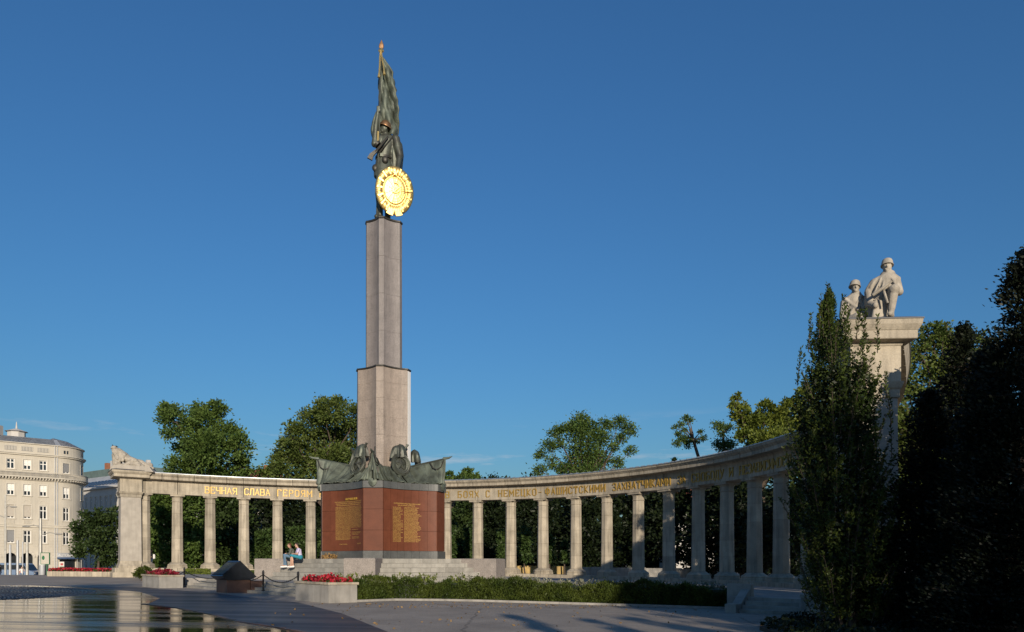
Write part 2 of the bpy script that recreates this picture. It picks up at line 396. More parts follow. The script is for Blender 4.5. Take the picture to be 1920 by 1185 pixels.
# round patch of small setts at the left edge
def setts():
    mb = MB(); cx, cy, rad = -26.6, 30.0, 8.6
    r = rad; k = 0
    mat('sett', (.05, .052, .06), .3, var=.5, vs=12)
    while r > 3.2:
        n = int(2*pi*r/.17)
        for i in range(n):
            a = 2*pi*i/n
            x, y = cx+r*cos(a), cy+r*sin(a)
            if y < 5 or abs(x/y) > .74 or y > 41: continue
            h = .012+.02*rnd.random(); e = .062; z = G(x)+.006
            c, s_ = cos(a), sin(a)
            q = []
            for (p, t_, zz) in ((-e, -e, 0), (e, -e, 0), (e, e, 0), (-e, e, 0), (-e*.8, -e*.8, h), (e*.8, -e*.8, h+.006*rnd.random()), (e*.8, e*.8, h), (-e*.8, e*.8, h+.006*rnd.random())):
                q.append((x+p*c-t_*s_, y+p*s_+t_*c, z+zz))
            mb.add(q, [(4, 5, 6, 7), (0, 1, 5, 4), (1, 2, 6, 5), (2, 3, 7, 6), (3, 0, 4, 7)])
        r -= .15
    part('sett_paving', mb, 'sett', kind='structure')
setts()

# ------------------------------------------------------------------ terrace, stairs, planters
def poly_sheet(name, pts, z0, z1, m):
    n = len(pts); mb = MB(); vs = [(x, y, z0+G(x)) for x, y in pts]+[(x, y, z1+G(x)) for x, y in pts]
    from mathutils.geometry import tessellate_polygon
    tris = tessellate_polygon([[Vector((x, y, 0)) for x, y in pts]])
    fs = []
    for t in tris:
        a, b, c = (Vector(vs[n+i]) for i in t)
        fs.append(tuple(n+i for i in (t if (b-a).cross(c-a).z > 0 else t[::-1])))
    mb.add(vs, fs+[(i, (i+1) % n, n+(i+1) % n, n+i) for i in range(n)])
    return struct(name, mb, m)
A0, A1 = R(-33.2), R(119.2)
arc_in = [tuple(AP(A1+(A0-A1)*k/50, -.4)[:2]) for k in range(51)]      # from right pier round to left pillar
HEDGE = [gpt(*p)[:2] for p in [(661, 1129), (700, 1127.5), (740, 1126), (820, 1126.5), (900, 1128), (1000, 1131), (1100, 1134), (1250, 1138.5), (1385, 1143)]]
front = [ST(-7.0, 1.2), ST(-5.55, 2.5), ST(8.7, 2.5), ST(11.0, .9)]
terr_hedge = [(p[0], p[1]+1.2) for p in HEDGE]
stair_r = [(7.95, 27.3), (9.75, 26.2)]
bedR = [(9.75, 25.6), (11.6, 22.4), (9.0, 20.9)]
poly_sheet('terrace', arc_in+front+terr_hedge+stair_r+[(9.9, 25.4), (12.2, 22.6)], -.3, TZ, 'concrete')

def stairs_front():
    mb = None
    n = 4; h = TZ/n
    root = thing('front_staircase', 'broad flight of low stone steps between the two flower planters', 'steps')
    for k in range(n-1+1):
        t0 = 1.15+k*.36; s = -5.5; L = 14.15; cnt = 7
        for j in range(cnt):
            s0 = s+L*j/cnt+(.35 if k % 2 and j > 0 else 0); s1 = s+L*(j+1)/cnt+(.35 if k % 2 and j < cnt-1 else 0)
            m2 = MB(); q = [ST(s0+.004, t0), ST(s1-.004, t0), ST(s1-.004, t0+.52), ST(s0+.004, t0+.52)]
            z1 = (k+1)*h-.003+rnd.uniform(-.002, .002)
            vs = [(x, y, G(x)+k*h-.05) for x, y in q]+[(x, y, G(x)+z1) for x, y in q]
            m2.add(vs, [(0, 3, 2, 1), (4, 5, 6, 7), (0, 1, 5, 4), (1, 2, 6, 5), (2, 3, 7, 6), (3, 0, 4, 7)])
            part('step_stone', m2, 'step_stone', root)
stairs_front()

def flowers(parent, name, s0, s1, t0, t1, z, n, m, hh=.28):
    P = []
    for i in range(n):
        s_, t_ = rnd.uniform(s0, s1), rnd.uniform(t0, t1); x, y = ST(s_, t_)
        hump = .6+.4*sin(s_*5.1+1)*sin(t_*4)
        P.append((x, y, G(x)+z+hh*rnd.random()*hump))
    P = np.array(P); k = int(n*.45)
    link('foliage', quadmesh('foliage', leafquads(P[:k]-np.array([0, 0, .05]), .12)), 'leaf_ivy', parent)
    return link(name, quadmesh(name, leafquads(P[k:]+np.array([0, 0, .03]), .11, .9)), m, parent)
def planter(s0, s1, t0, t1, h, label, fm, flabel):
    p = thing('flower_planter', label, 'planter', group='stone planters at the ends of the front steps')
    g = G(ST(s0, t0)[0])
    def q(s_, t_, z): x, y = ST(s_, t_); return (x, y, G(x)+z)
    def ringbox(a, b, c, d, z0, z1, th):
        mb = MB()
        o_ = [(a, c), (b, c), (b, d), (a, d)]; i_ = [(a+th, c+th), (b-th, c+th), (b-th, d-th), (a+th, d-th)]
        vs = [q(*p_, z0) for p_ in o_]+[q(*p_, z1) for p_ in o_]+[q(*p_, z1) for p_ in i_]+[q(*p_, z1-.15) for p_ in i_]
        fs = []
        for k in range(4):
            l = (k+1) % 4; fs += [(k, l, 4+l, 4+k), (4+k, 4+l, 8+l, 8+k), (8+k, 8+l, 12+l, 12+k)]
        mb.add(vs, fs); return mb
    part('wall', ringbox(s0, s1, t0, t1, -.05, h-.09, .16), 'concrete', p)
    part('coping', ringbox(s0-.05, s1+.05, t0-.05, t1+.05, h-.088, h, .22), 'stone', p)
    mb = MB(); mb.add([q(s0+.1, t0+.1, h-.13), q(s1-.1, t0+.1, h-.13), q(s1-.1, t1-.1, h-.13), q(s0+.1, t1-.1, h-.13)], [(0, 1, 2, 3)])
    part('earth', mb, 'soil', p)
    fl = thing('flower_bed_planting', flabel, 'flowers', group='red flowers in the planters')
    flowers(fl, 'blossom', s0+.15, s1-.1, t0+.12, t1-.12, h-.1, 2600, fm, .40)
planter(8.7, 11.1, -.42, .85, .78, 'grey stone planter at right end of the front steps, beside the hedge', 'flower_red', 'bright red flowers filling the near planter beside the hedge')
planter(-7.9, -5.5, -.3, .95, .70, 'grey stone planter at left end of the front steps, far from camera', 'flower_deep', 'dark red flowers filling the far planter at left')

# bollards and chains
def bollards():
    pxs = [309.4, 345.6, 437, 493.6, 559]; ss = [s_px(x, 1.32) for x in pxs]
    mb = MB(); mb.lathe([(.075, 0), (.075, .03), (.042, .05), (.042, .84), (.055, .86), (.055, .90), (.04, .95), (.015, .98)], seg=12)
    me = mb.mesh('post'); mc = MB(); mc.lathe([(.06, .80), (.062, .82), (.06, .84)], seg=12)
    pos = []
    names = ['leftmost black bollard, beside the far planter', 'black bollard second from left, behind the dark plaque', 'black bollard right in front of the dark plaque block', 'tall black bollard in the middle of the open steps', 'black bollard half hidden behind the near flower planter']
    for s_, lb in zip(ss, names):
        x, y = ST(s_, 1.32); z = G(x)+TZ/4
        t = thing('bollard', lb, 'bollard', (x, y, z), group='black bollards along the front steps')
        link('post', me, 'black_metal', t, True); link('collar', mc.mesh('collar'), 'black_metal', t, True); pos.append(Vector((x, y, z+.78)))
    lbs = ['short black chain hanging between the two leftmost bollards', 'black chain behind the gabled plaque', 'black chain sagging right of the gabled plaque', 'long sagging black chain next to the near planter']
    for (a, b), lb in zip(zip(pos, pos[1:]), lbs):
        n = 16; pts = []
        for k in range(n+1):
            u = k/n; p = a.lerp(b, u); p.z -= .34*4*u*(1-u)*min(1, (b-a).length/3.2); pts.append(p)
        mb = MB()
        L = sum((pts[i+1]-pts[i]).length for i in range(n)); cnt = int(L/.085)
        for i in range(cnt):
            f = i/cnt*n; k = min(int(f), n-1); p = pts[k].lerp(pts[k+1], f-k); t = (pts[k+1]-pts[k]).normalized()
            side = t.cross(Vector((0, 0, 1))).normalized(); upv = side.cross(t)
            w = side if i % 2 else upv
            loop = [p+t*.055*cos(q*pi/4)+w*.024*sin(q*pi/4) for q in range(9)]
            mb.tube(loop, .011, 5)
        tag(part('chain', mb, 'black_metal'), lb, 'chain', 'chains between the bollards')
bollards()

# gabled bronze plaque on granite block
def plaque():
    sc = s_px(425, .4); x, y = ST(sc, .3); ang = R(-44)
    t = thing('plaque_stand', 'black gabled inscription stand on a brown granite block before the steps', 'plaque', (x, y, G(x)), ang)
    # local: x along u, y along n
    mb = MB(); mb.box(-.55, .55, -.15, 1.0, -.05, .72); part('granite_block', mb, 'brown_granite', t)
    mb = MB(); mb.box(-.48, .62, 1.02, 1.62, .0, .55); part('rear_block', mb, 'brown_granite', t)
    def gable(pr, x0, x1): 
        m = MB(); n = len(pr); m.add([(x0, a, b) for a, b in pr]+[(x1, a, b) for a, b in pr], [tuple(range(n)), tuple(range(2*n-1, n-1, -1))]+[(i, n+i, n+(i+1) % n, (i+1) % n) for i in range(n)]); return m
    part('gable', gable([(-.42, .80), (-.16, .60), (.95, .60), (1.32, .74), (.48, 1.52)], -.62, .62), 'black_stone', t)
    # raised text panel on the slope
    d = Vector((0, .9, .72)).normalized(); nrm = Vector((0, -.72, .9)).normalized(); o0 = Vector((0, -.42, .80))
    m = MB(); q = [o0+d*.1+Vector((-.56, 0, 0)), o0+d*.1+Vector((.56, 0, 0)), o0+d*1.05+Vector((.56, 0, 0)), o0+d*1.05+Vector((-.56, 0, 0))]
    m.add([p+nrm*.002 for p in q]+[p+nrm*.02 for p in q], [(4, 5, 6, 7), (0, 1, 5, 4), (1, 2, 6, 5), (2, 3, 7, 6), (3, 0, 4, 7)]); pan = part('text_panel', m, 'bronze_dark', t)
    m = MB()
    for r in range(8):
        xx = -.48
        while xx < .42:
            L = rnd.uniform(.03, .09); a = o0+d*(.2+r*.1); 
            q = [a+Vector((xx, 0, 0))+nrm*.021, a+Vector((xx+L, 0, 0))+nrm*.021, a+d*.045+Vector((xx+L, 0, 0))+nrm*.021, a+d*.045+Vector((xx, 0, 0))+nrm*.021]
            m.add(q+[p+nrm*.008 for p in q], [(4, 5, 6, 7), (0, 1, 5, 4), (1, 2, 6, 5), (2, 3, 7, 6), (3, 0, 4, 7)]); xx += L+.02
    part('raised_lines', m, 'bronze_green', t, kind='stuff')
    for yy in (-.1, .9): pass
plaque()

# right-hand stair, cheek walls and raised bed
def stairs_right():
    a, b = Vector((7.95, 26.15, 0)), Vector((9.65, 24.95, 0)); e = (b-a).normalized(); nn = Vector((-e.y, e.x, 0)); L = (b-a).length
    t = thing('side_staircase', 'short flight of four shaded stone steps at the right end of hedge', 'steps')
    n = 4; h = TZ/n
    def q(u, v, z): p = a+e*u+nn*v; return (p.x, p.y, G(p.x)+z)
    def bx(u0, u1, v0, v1, z0, z1, z1b=None):
        m = MB(); z1b = z1 if z1b is None else z1b
        m.add([q(u0, v0, z0), q(u1, v0, z0), q(u1, v1, z0), q(u0, v1, z0), q(u0, v0, z1), q(u1, v0, z1), q(u1, v1, z1b), q(u0, v1, z1b)],
              [(0, 3, 2, 1), (4, 5, 6, 7), (0, 1, 5, 4), (1, 2, 6, 5), (2, 3, 7, 6), (3, 0, 4, 7)]); return m
    for k in range(n):
        for j, (u0, u1) in enumerate(((0, L*.55), (L*.55+.005, L))):
            part('step_stone', bx(u0, u1, k*.34, k*.34+.5 if k < n-1 else k*.34+.9, k*h-.05, (k+1)*h+(.002 if k == n-1 else 0)), 'step_stone', t)
    c = thing('stair_cheek', 'low stepped stone cheek wall between dark hedge and side steps', 'wall')
    part('lower_block', bx(-.42, -.02, -.25, .35, -.05, .30), 'step_stone', c)
    part('ramp', bx(-.36, -.04, .36, 1.35, -.05, .32, .80), 'step_stone', c)
    part('upper_block', bx(-.9, -.02, 1.36, 1.75, -.05, .98, .98), 'step_stone', c)
    w = thing('bed_wall', 'shaded stone parapet with coping right of the side steps', 'wall')
    part('wall', bx(L+.02, L+1.25, -.1, .55, -.05, .60), 'concrete', w); part('coping', bx(L, L+1.27, -.14, .59, .602, .72), 'step_stone', w)
    # path up from the stair to the colonnade
    return a, b
stairs_right()
def bed_right():
    pts = [(10.05, 24.3), (8.6, 22.6), (6.3, 19.0), (5.9, 13.5), (7.6, 8.5), (16, 4), (28, 10), (28, 30), (16, 27), (13.4, 23.2), (11.4, 23.6)]
    poly_sheet('planting_bed', pts, -.3, .10, 'soil')
    Q = []
    for i in range(9000):
        u = rnd.random(); x = 5.9+8.5*u*rnd.random()**.6; y = rnd.uniform(8, 24.2)
        inside = False; j = len(pts)-1
        for k in range(len(pts)):
            if (pts[k][1] > y) != (pts[j][1] > y) and x < (pts[j][0]-pts[k][0])*(y-pts[k][1])/(pts[j][1]-pts[k][1])+pts[k][0]: inside = not inside
            j = k
        if inside: Q.append((x, y, G(x)+.08+.22*rnd.random()))
    o = link('ground_cover', quadmesh('ground_cover', leafquads(np.array(Q), .13, .5)), 'leaf_deep_shade'); o['kind'] = 'stuff'; tag(o, 'dark low ground cover in the bed under the big bush', 'plants')
bed_right()
# ------------------------------------------------------------------ colonnade
colon = thing('colonnade', 'long curved pale stone colonnade with gilded frieze inscription behind the monument', 'colonnade', (0, 0, 0))
col_px = [270.8, 332.4, 394, 457.4, 520.6, 582.8, 646, 709.5, 773, 836.6, 896, 957.7, 1018, 1080, 1138, 1197, 1254, 1309.5, 1363, 1415, 1465]
col_a = [a_px(x) for x in col_px]
step = col_a[-1]-col_a[-2]
while col_a[-1]+step*1.35 < A1: col_a.append(col_a[-1]+R(5.55))
SUP = [A0]+col_a+[A1]

def stylobate():
    for k in range(len(SUP)-1):
        a0, a1 = SUP[k], SUP[k+1]
        for (dr0, dr1, z0, z1) in ((-1.25, 1.3, -.3, .50), (-.85, .9, .498, ZF)):
            P = []
            n = 4; e = .0006
            mb = MB(); vs = []
            for i in range(n+1):
                a = a0+e+(a1-a0-2*e)*i/n
                vs.append([AP(a, dr0, z0), AP(a, dr0, z1), AP(a, dr1, z1), AP(a, dr1, z0)])
            mb.loft(vs)
            part('plinth_stone', mb, 'stone', colon)
stylobate()

def octa(r, z, rot=pi/8): return [(r*cos(rot+i*pi/4)/cos(pi/8), r*sin(rot+i*pi/4)/cos(pi/8), z) for i in range(8)]
def sq(r, z): return [(x*r, y*r, z) for x, y in ((-1, -1), (1, -1), (1, 1), (-1, 1))]
def loftm(rings):
    mb = MB(); mb.loft(rings); return mb
def build_column_meshes():
    D = {}
    core = loftm([octa(.425, .45), octa(.375, HC-.45)]); D['core'] = core.mesh('column')
    base = MB(); base.loft([octa(.78, 0), octa(.78, .17), octa(.74, .19)]); base.loft([octa(.74, .191), octa(.76, .26), octa(.72, .33), octa(.60, .40), octa(.475, .50)]); D['base'] = base.mesh('base')
    cap_ = MB(); cap_.loft([octa(.395, HC-.62), octa(.43, HC-.60), octa(.43, HC-.55), octa(.40, HC-.53), octa(.40, HC-.30), octa(.47, HC-.20), octa(.50, HC-.155)])
    D['cap'] = cap_.mesh('capital')
    ab = MB(); ab.loft([sq(.56, HC-.153), sq(.56, HC-.03), sq(.60, HC-.028), sq(.60, HC-.002)]); D['ab'] = ab.mesh('abacus')
    cuts = [.5, 1.5, 2.5, 3.55, 4.6, HC-.62]; D['blk'] = []
    for a, b in zip(cuts, cuts[1:]):
        def rr(z): return .445-.048*(z-.5)/(HC-1.1)
        D['blk'].append(loftm([octa(rr(a)-.012, a+.002), octa(rr(a), a+.014), octa(rr(b), b-.014), octa(rr(b)-.012, b-.002)]).mesh('stone_block'))
    for k in ('core', 'base', 'cap', 'ab'): D[k].materials.append(MATS['stone'])
    D['core'].materials.clear(); D['core'].materials.append(MATS['joint'])
    for m in D['blk']: m.materials.append(MATS['stone'])
    return D
CM = build_column_meshes()
for a in col_a:
    p = AP(a, 0, ZF)
    c = link('column', CM['core'], None, colon, loc=p, rz=-a)
    link('base', CM['base'], None, c); link('capital', CM['cap'], None, c); link('abacus', CM['ab'], None, c)
    for b in CM['blk']: link('stone_block', b, None, c)

def sweep(a0, a1, prof, n=6, e=.0007):
    """prof: list of (dr,z) closed polygon"""
    mb = MB(); vs = []
    for i in range(n+1):
        a = a0+e+(a1-a0-2*e)*i/n; vs.append([AP(a, dr, z) for dr, z in prof])
    mb.loft(vs); return mb
ZE = ZF+HC
FRI = [(-.50, ZE), (-.50, ZE+.30), (-.47, ZE+.31), (-.47, ZE+1.02), (.47, ZE+1.02), (.47, ZE)]
COR = [(-.50, ZE+1.022), (-.54, ZE+1.10), (-.60, ZE+1.12), (-1.02, ZE+1.14), (-1.04, ZE+1.16), (-1.04, ZE+1.37), (-1.08, ZE+1.39), (-1.10, ZE+1.42), (-1.20, ZE+1.52), (-1.22, ZE+1.66), (1.1, ZE+1.70), (1.0, ZE+1.14), (.55, ZE+1.12), (.47, ZE+1.022)]
LEAD = [(-1.25, ZE+1.64), (-1.25, ZE+1.685), (-.9, ZE+1.75), (.9, ZE+1.80), (1.14, ZE+1.74), (1.14, ZE+1.702), (0, ZE+1.705), (-1.215, ZE+1.668)]
for k in range(len(SUP)-1):
    part('frieze_stone', sweep(SUP[k], SUP[k+1], FRI), 'stone', colon)
    m0 = (SUP[k]+SUP[k+1])/2
    for q0, q1 in ((SUP[k], m0), (m0, SUP[k+1])): part('cornice_stone', sweep(q0, q1, COR, 4), 'stone', colon)
    part('lead_roof', sweep(SUP[k], SUP[k+1], LEAD, 6, .0001), 'lead', colon)
    for j in range(5):          # standing seams of the roof edge
        a = SUP[k]+(SUP[k+1]-SUP[k])*(j+.5)/5; mb = MB()
        p, q = AP(a, -1.26, ZE+1.688), AP(a, -.9, ZE+1.752); mb.tube([p+Vector((0, 0, .012)), q+Vector((0, 0, .012))], .022, 5)
        part('roof_seam', mb, 'lead', colon)

# gilded letters
GL = {
 'В': (.6, [[(0, 0), (0, 1)], [(0, 1), (.42, 1), (.54, .9), (.54, .62), (.42, .52), (0, .52)], [(.42, .52), (.58, .42), (.58, .1), (.46, 0), (0, 0)]]),
 'Е': (.55, [[(0, 0), (0, 1)], [(0, 1), (.55, 1), (.55, .86)], [(0, .52), (.42, .52)], [(0, 0), (.55, 0), (.55, .14)]]),
 'Ч': (.55, [[(0, 1), (0, .6), (.12, .45), (.55, .45)], [(.55, 1), (.55, 0)]]),
 'Н': (.58, [[(0, 0), (0, 1)], [(.58, 0), (.58, 1)], [(0, .5), (.58, .5)]]),
 'А': (.6, [[(0, 0), (.3, 1), (.6, 0)], [(.1, .33), (.5, .33)]]),
 'Я': (.55, [[(.55, 0), (.55, 1), (.15, 1), (.02, .88), (.02, .62), (.15, .5), (.55, .5)], [(.3, .5), (0, 0)]]),
 'С': (.58, [[(.58, .82), (.45, 1), (.15, 1), (0, .85), (0, .15), (.15, 0), (.45, 0), (.58, .18)]]),
 'Л': (.58, [[(-.05, 0), (.08, .1), (.14, 1), (.58, 1), (.58, 0)]]),
 'Г': (.52, [[(0, 0), (0, 1), (.52, 1), (.52, .83)]]),
 'Р': (.57, [[(0, 0), (0, 1), (.45, 1), (.57, .88), (.57, .6), (.45, .48), (0, .48)]]),
 'О': (.6, [[(.15, 0), (0, .15), (0, .85), (.15, 1), (.45, 1), (.6, .85), (.6, .15), (.45, 0), (.15, 0)]]),
 'М': (.74, [[(0, 0), (0, 1), (.37, .35), (.74, 1), (.74, 0)]]),
 'К': (.58, [[(0, 0), (0, 1)], [(.55, 1), (.08, .5), (.58, 0)]]),
 'И': (.58, [[(0, 1), (0, 0)], [(0, .1), (.58, .9)], [(.58, 0), (.58, 1)]]),
 'Й': (.58, [[(0, 1), (0, 0)], [(0, .1), (.58, .9)], [(.58, 0), (.58, 1)], [(.17, 1.2), (.42, 1.2)]]),
 'П': (.58, [[(0, 0), (0, 1), (.58, 1), (.58, 0)]]),
 'Ш': (.8, [[(0, 1), (0, 0), (.8, 0), (.8, 1)], [(.4, 0), (.4, 1)]]),
 'Б': (.58, [[(0, 0), (0, 1), (.52, 1)], [(0, .55), (.45, .55), (.58, .43), (.58, .12), (.45, 0), (0, 0)]]),
 'Х': (.6, [[(0, 0), (.6, 1)], [(0, 1), (.6, 0)]]),
 'Ц': (.66, [[(0, 1), (0, 0), (.68, 0), (.68, -.15)], [(.56, 1), (.56, 0)]]),
 'Ф': (.7, [[(.35, -.05), (.35, 1.05)], [(.12, .22), (0, .34), (0, .72), (.12, .84), (.58, .84), (.7, .72), (.7, .34), (.58, .22), (.12, .22)]]),
 'Т': (.6, [[(0, .85), (0, 1), (.6, 1), (.6, .85)], [(.3, 1), (.3, 0)]]),
 'З': (.58, [[(0, .85), (.12, 1), (.42, 1), (.55, .88), (.55, .64), (.42, .53), (.2, .53)], [(.42, .53), (.58, .4), (.58, .12), (.45, 0), (.12, 0), (0, .15)]]),
 'У': (.6, [[(0, 1), (.3, .42)], [(.6, 1), (.22, 0), (.05, 0)]]),
 'Д': (.62, [[(.06, 0), (.15, 1), (.55, 1), (.55, 0)], [(-.05, -.15), (-.05, 0), (.66, 0), (.66, -.15)]]),
 'Ь': (.58, [[(0, 1), (0, 0)], [(0, .55), (.45, .55), (.58, .43), (.58, .12), (.45, 0), (0, 0)]]),
 'Ы': (.8, [[(0, 1), (0, 0)], [(0, .55), (.4, .55), (.5, .43), (.5, .12), (.4, 0), (0, 0)], [(.78, 0), (.78, 1)]]),
 '-': (.4, [[(.02, .45), (.42, .45)]]),
}
def glyph(ch, h, th=.125, depth=.07, serif=True):
    """letter standing in the xz plane, front towards -y"""
    mb = MB(); w, strokes = GL[ch]; w_ = th/2
    def seg(a, b, t):
        a, b = Vector((a[0], 0, a[1])), Vector((b[0], 0, b[1])); d = (b-a); L = d.length
        if L < 1e-6: return
        d /= L; nrm = Vector((-d.z, 0, d.x))*t/2; a = a-d*t*.45; b = b+d*t*.45
        q = [a-nrm, b-nrm, b+nrm, a+nrm]; j = rnd.uniform(0, .004)
        mb.add([(p.x*h, -(depth+j), p.z*h) for p in q]+[(p.x*h, .01, p.z*h) for p in q], [(0, 1, 2, 3), (0, 4, 5, 1), (1, 5, 6, 2), (2, 6, 7, 3), (3, 7, 4, 0)])
    for st in strokes:
        for a, b in zip(st, st[1:]): seg(a, b, th if abs(a[0]-b[0]) < .2 else th*.72)
        if serif:
            for (p, q) in ((st[0], st[1]), (st[-1], st[-2])):
                if abs(p[0]-q[0]) < .05 and (p[1] < .03 or p[1] > .97): seg((p[0]-.09, p[1]), (p[0]+.09, p[1]), th*.5)
    return mb
GMESH = {}
def letter(ch, p, rz, h, parent, m='gold_letter'):
    key = (ch, h)
    if key not in GMESH: GMESH[key] = glyph(ch, h).mesh('letter')
    return link('letter', GMESH[key], m, parent, loc=p, rz=rz)
def word(txt, x0, x1, h=.53):
    r = -.47; wd = [GL[c][0] for c in txt]; gap = .36
    a0, a1 = (a_px(x0, r), a_px(x1, r)) if x0 > 5 else (x0, x1)
    tot = sum(wd)+gap*(len(txt)-1); u = 0
    for c, w in zip(txt, wd):
        a = a0+(a1-a0)*u/tot; p = AP(a, r-.004, ZE+.24)
        letter(c, p, -a, h, colon); u += w+gap
for t_, x0, x1 in (('ВЕЧНАЯ', 385, 443), ('СЛАВА', 459, 505), ('ГЕРОЯМ', 521, 585), ('КРАСНОЙ', 600, 668), ('АРМИИ', 684, 738), ('ПАВШИМ', 754, 817), ('В', 836, 843.5), ('БОЯХ', 859.5, 898),
                   ('С', 912, 919), ('НЕМЕЦКО', 935.5, 1006), ('-', 1011, 1018), ('ФАШИСТСКИМИ', 1023.5, 1135), ('ЗАХВАТЧИКАМИ', 1150, 1257), ('ЗА', 1272, 1285), ('СВОБОДУ', 1298, 1357), ('И', 1369, 1376.5)):
    word(t_, x0, x1)
aN0, aN1 = a_px(1388, -.47), a_px(1458, -.47); dl = (aN1-aN0)/9
word('НЕЗАВИСИМОСТЬ', aN0, aN0+dl*13.0); word('НАРОДОВ', aN0+dl*15, aN0+dl*22.4); word('ЕВРОПЫ', aN0+dl*24.4, aN0+dl*31)

# end pillars
def end_pillar(a, rz, w=.86, ov=1.0):
    p = AP(a, 0, 0)
    shaft = MB(); shaft.loft([sq(w, ZF+.55), sq(w-.04, ZE-.45)])
    o = link('end_pillar', shaft.mesh('end_pillar'), 'stone_pale', colon, loc=p, rz=rz)
    b = MB(); b.loft([sq(w+.16, ZF+.001), sq(w+.16, ZF+.16), sq(w+.12, ZF+.19), sq(w+.04, ZF+.40), sq(w+.02, ZF+.56)]); part('base', b, 'stone', o)
    pl = MB(); pl.loft([sq(w+.62, -.3), sq(w+.62, .40)]); pl.loft([sq(w+.44, .401), sq(w+.44, ZF)]); part('plinth', pl, 'stone', o)
    c = MB(); c.loft([sq(w+(-0.020)*ov, ZE-.46), sq(w+(0.010)*ov, ZE-.44), sq(w+(0.010)*ov, ZE-.22), sq(w+(0.060)*ov, ZE-.18), sq(w+(0.120)*ov, ZE-.06), sq(w+(0.140)*ov, ZE-.002)]); part('capital', c, 'stone', o)
    f = MB(); f.loft([sq(w+(0.040)*ov, ZE), sq(w+(0.040)*ov, ZE+1.02)]); part('frieze_stone', f, 'stone', o)
    cr = MB(); cr.loft([sq(w+(0.070)*ov, ZE+1.021), sq(w+(0.110)*ov, ZE+1.10), sq(w+(0.190)*ov, ZE+1.12), sq(w+(0.500)*ov, ZE+1.14), sq(w+(0.520)*ov, ZE+1.16), sq(w+(0.520)*ov, ZE+1.372), sq(w+(0.550)*ov, ZE+1.39), sq(w+(0.600)*ov, ZE+1.45), sq(w+(0.660)*ov, ZE+1.53), sq(w+(0.680)*ov, ZE+1.664)]); part('cornice_stone', cr, 'stone', o)
    l = MB(); l.loft([sq(w+(0.710)*ov, ZE+1.665), sq(w+(0.710)*ov, ZE+1.70), sq(w+(0.340)*ov, ZE+1.79)]); part('lead_roof', l, 'lead_dark', o)
    return p
pL = end_pillar(R(-33.6), R(33.6), .78, 1.0); pR = end_pillar(A1, R(-3), .68, .66)
# ------------------------------------------------------------------ monument
MX, MY = PX(721, 44.1), 44.1; MG = 0.0
def dirv(az): return Vector((sin(az), -cos(az), 0))
CA = R(0)        # azimuth of the corner that points to the viewer (from -Y towards +X)
def pent(A, c, sag, nseg=10):
    """five concave sides with cut corners, counter-clockwise; returns list of (x,y) and index of side starts"""
    t = c/(2*sin(R(54))); Rc = A/cos(R(36)); V = [dirv(CA+R(72*k))*Rc for k in range(5)]
    pts = []; tags = []
    for k in range(5):
        v0, v1 = V[k], V[(k+1) % 5]; e = (v1-v0).normalized(); n_ = -dirv(CA+R(72*k+36))
        a, b = v0+e*t, v1-e*t
        for i in range(nseg+1):
            u = i/nseg; p = a.lerp(b, u)+n_*sag*(1-(2*u-1)**2); pts.append((p.x, p.y)); tags.append((k, u))
    return pts, tags
monument = thing('monument_column', 'tall five-sided granite column on red granite inscription base', 'monument', (MX, MY, 0))
ZP = 1.86
def ring(A, c, sag, z, n=10): return [(x, y, z) for x, y in pent(A, c, sag, n)[0]]
def course(name, m, prof, parent=None, n=10):
    mb = MB(); mb.loft([ring(*p[:3], p[3], n) for p in prof]); return part(name, mb, m, parent or monument)
# core, plinth band, cornice
course('core', 'red_joint', [(3.17, 1.07, .32, ZP+.02), (3.17, 1.07, .32, 5.76)])
def panel_on(A, c, sag, k, u0, u1, z0, z1, th, name, m, gap=.006, parent=None):
    """slab covering part of side k of the prism, following its hollow"""
    t = c/(2*sin(R(54))); Rc = A/cos(R(36)); V0, V1 = dirv(CA+R(72*k))*Rc, dirv(CA+R(72*k+72))*Rc
    e = (V1-V0).normalized(); n_ = -dirv(CA+R(72*k+36)); a, b = V0+e*t, V1-e*t; L = (b-a).length
    def P(u, z, off): q = a.lerp(b, u)+n_*(sag*(1-(2*u-1)**2)-off); return (q.x, q.y, z)
    g = gap/L; n = 3; mb = MB(); rows = []
    for i in range(n+1):
        u = u0+g+(u1-u0-2*g)*i/n; rows.append([P(u, z0+gap, th), P(u, z1-gap, th), P(u, z1-gap, -.01), P(u, z0+gap, -.01)])
    mb.loft(rows[::-1]); return part(name, mb, m, parent or monument)
def corner_panel(A, c, k, z0, z1, th, name, m, gap=.006):
    t = c/(2*sin(R(54))); Rc = A/cos(R(36)); V = [dirv(CA+R(72*j))*Rc for j in (k-1, k, k+1)]
    p = V[1]+(V[0]-V[1]).normalized()*t; q = V[1]+(V[2]-V[1]).normalized()*t; d = dirv(CA+R(72*k)); e = (q-p).normalized()
    p = p+e*gap; q = q-e*gap
    mb = MB(); vs = [p-d*.01, q-d*.01, q+d*th, p+d*th]
    mb.add([(v.x, v.y, z0+gap) for v in vs]+[(v.x, v.y, z1-gap) for v in vs], [(0, 1, 2, 3), (4, 7, 6, 5), (0, 4, 5, 1), (1, 5, 6, 2), (2, 6, 7, 3), (3, 7, 4, 0)])
    return part(name, mb, m, monument)
ROWS = [2.30, 3.42, 4.56, 5.71]; CUTS = [0, .155, .29, .425, .56, .70, .85, 1]
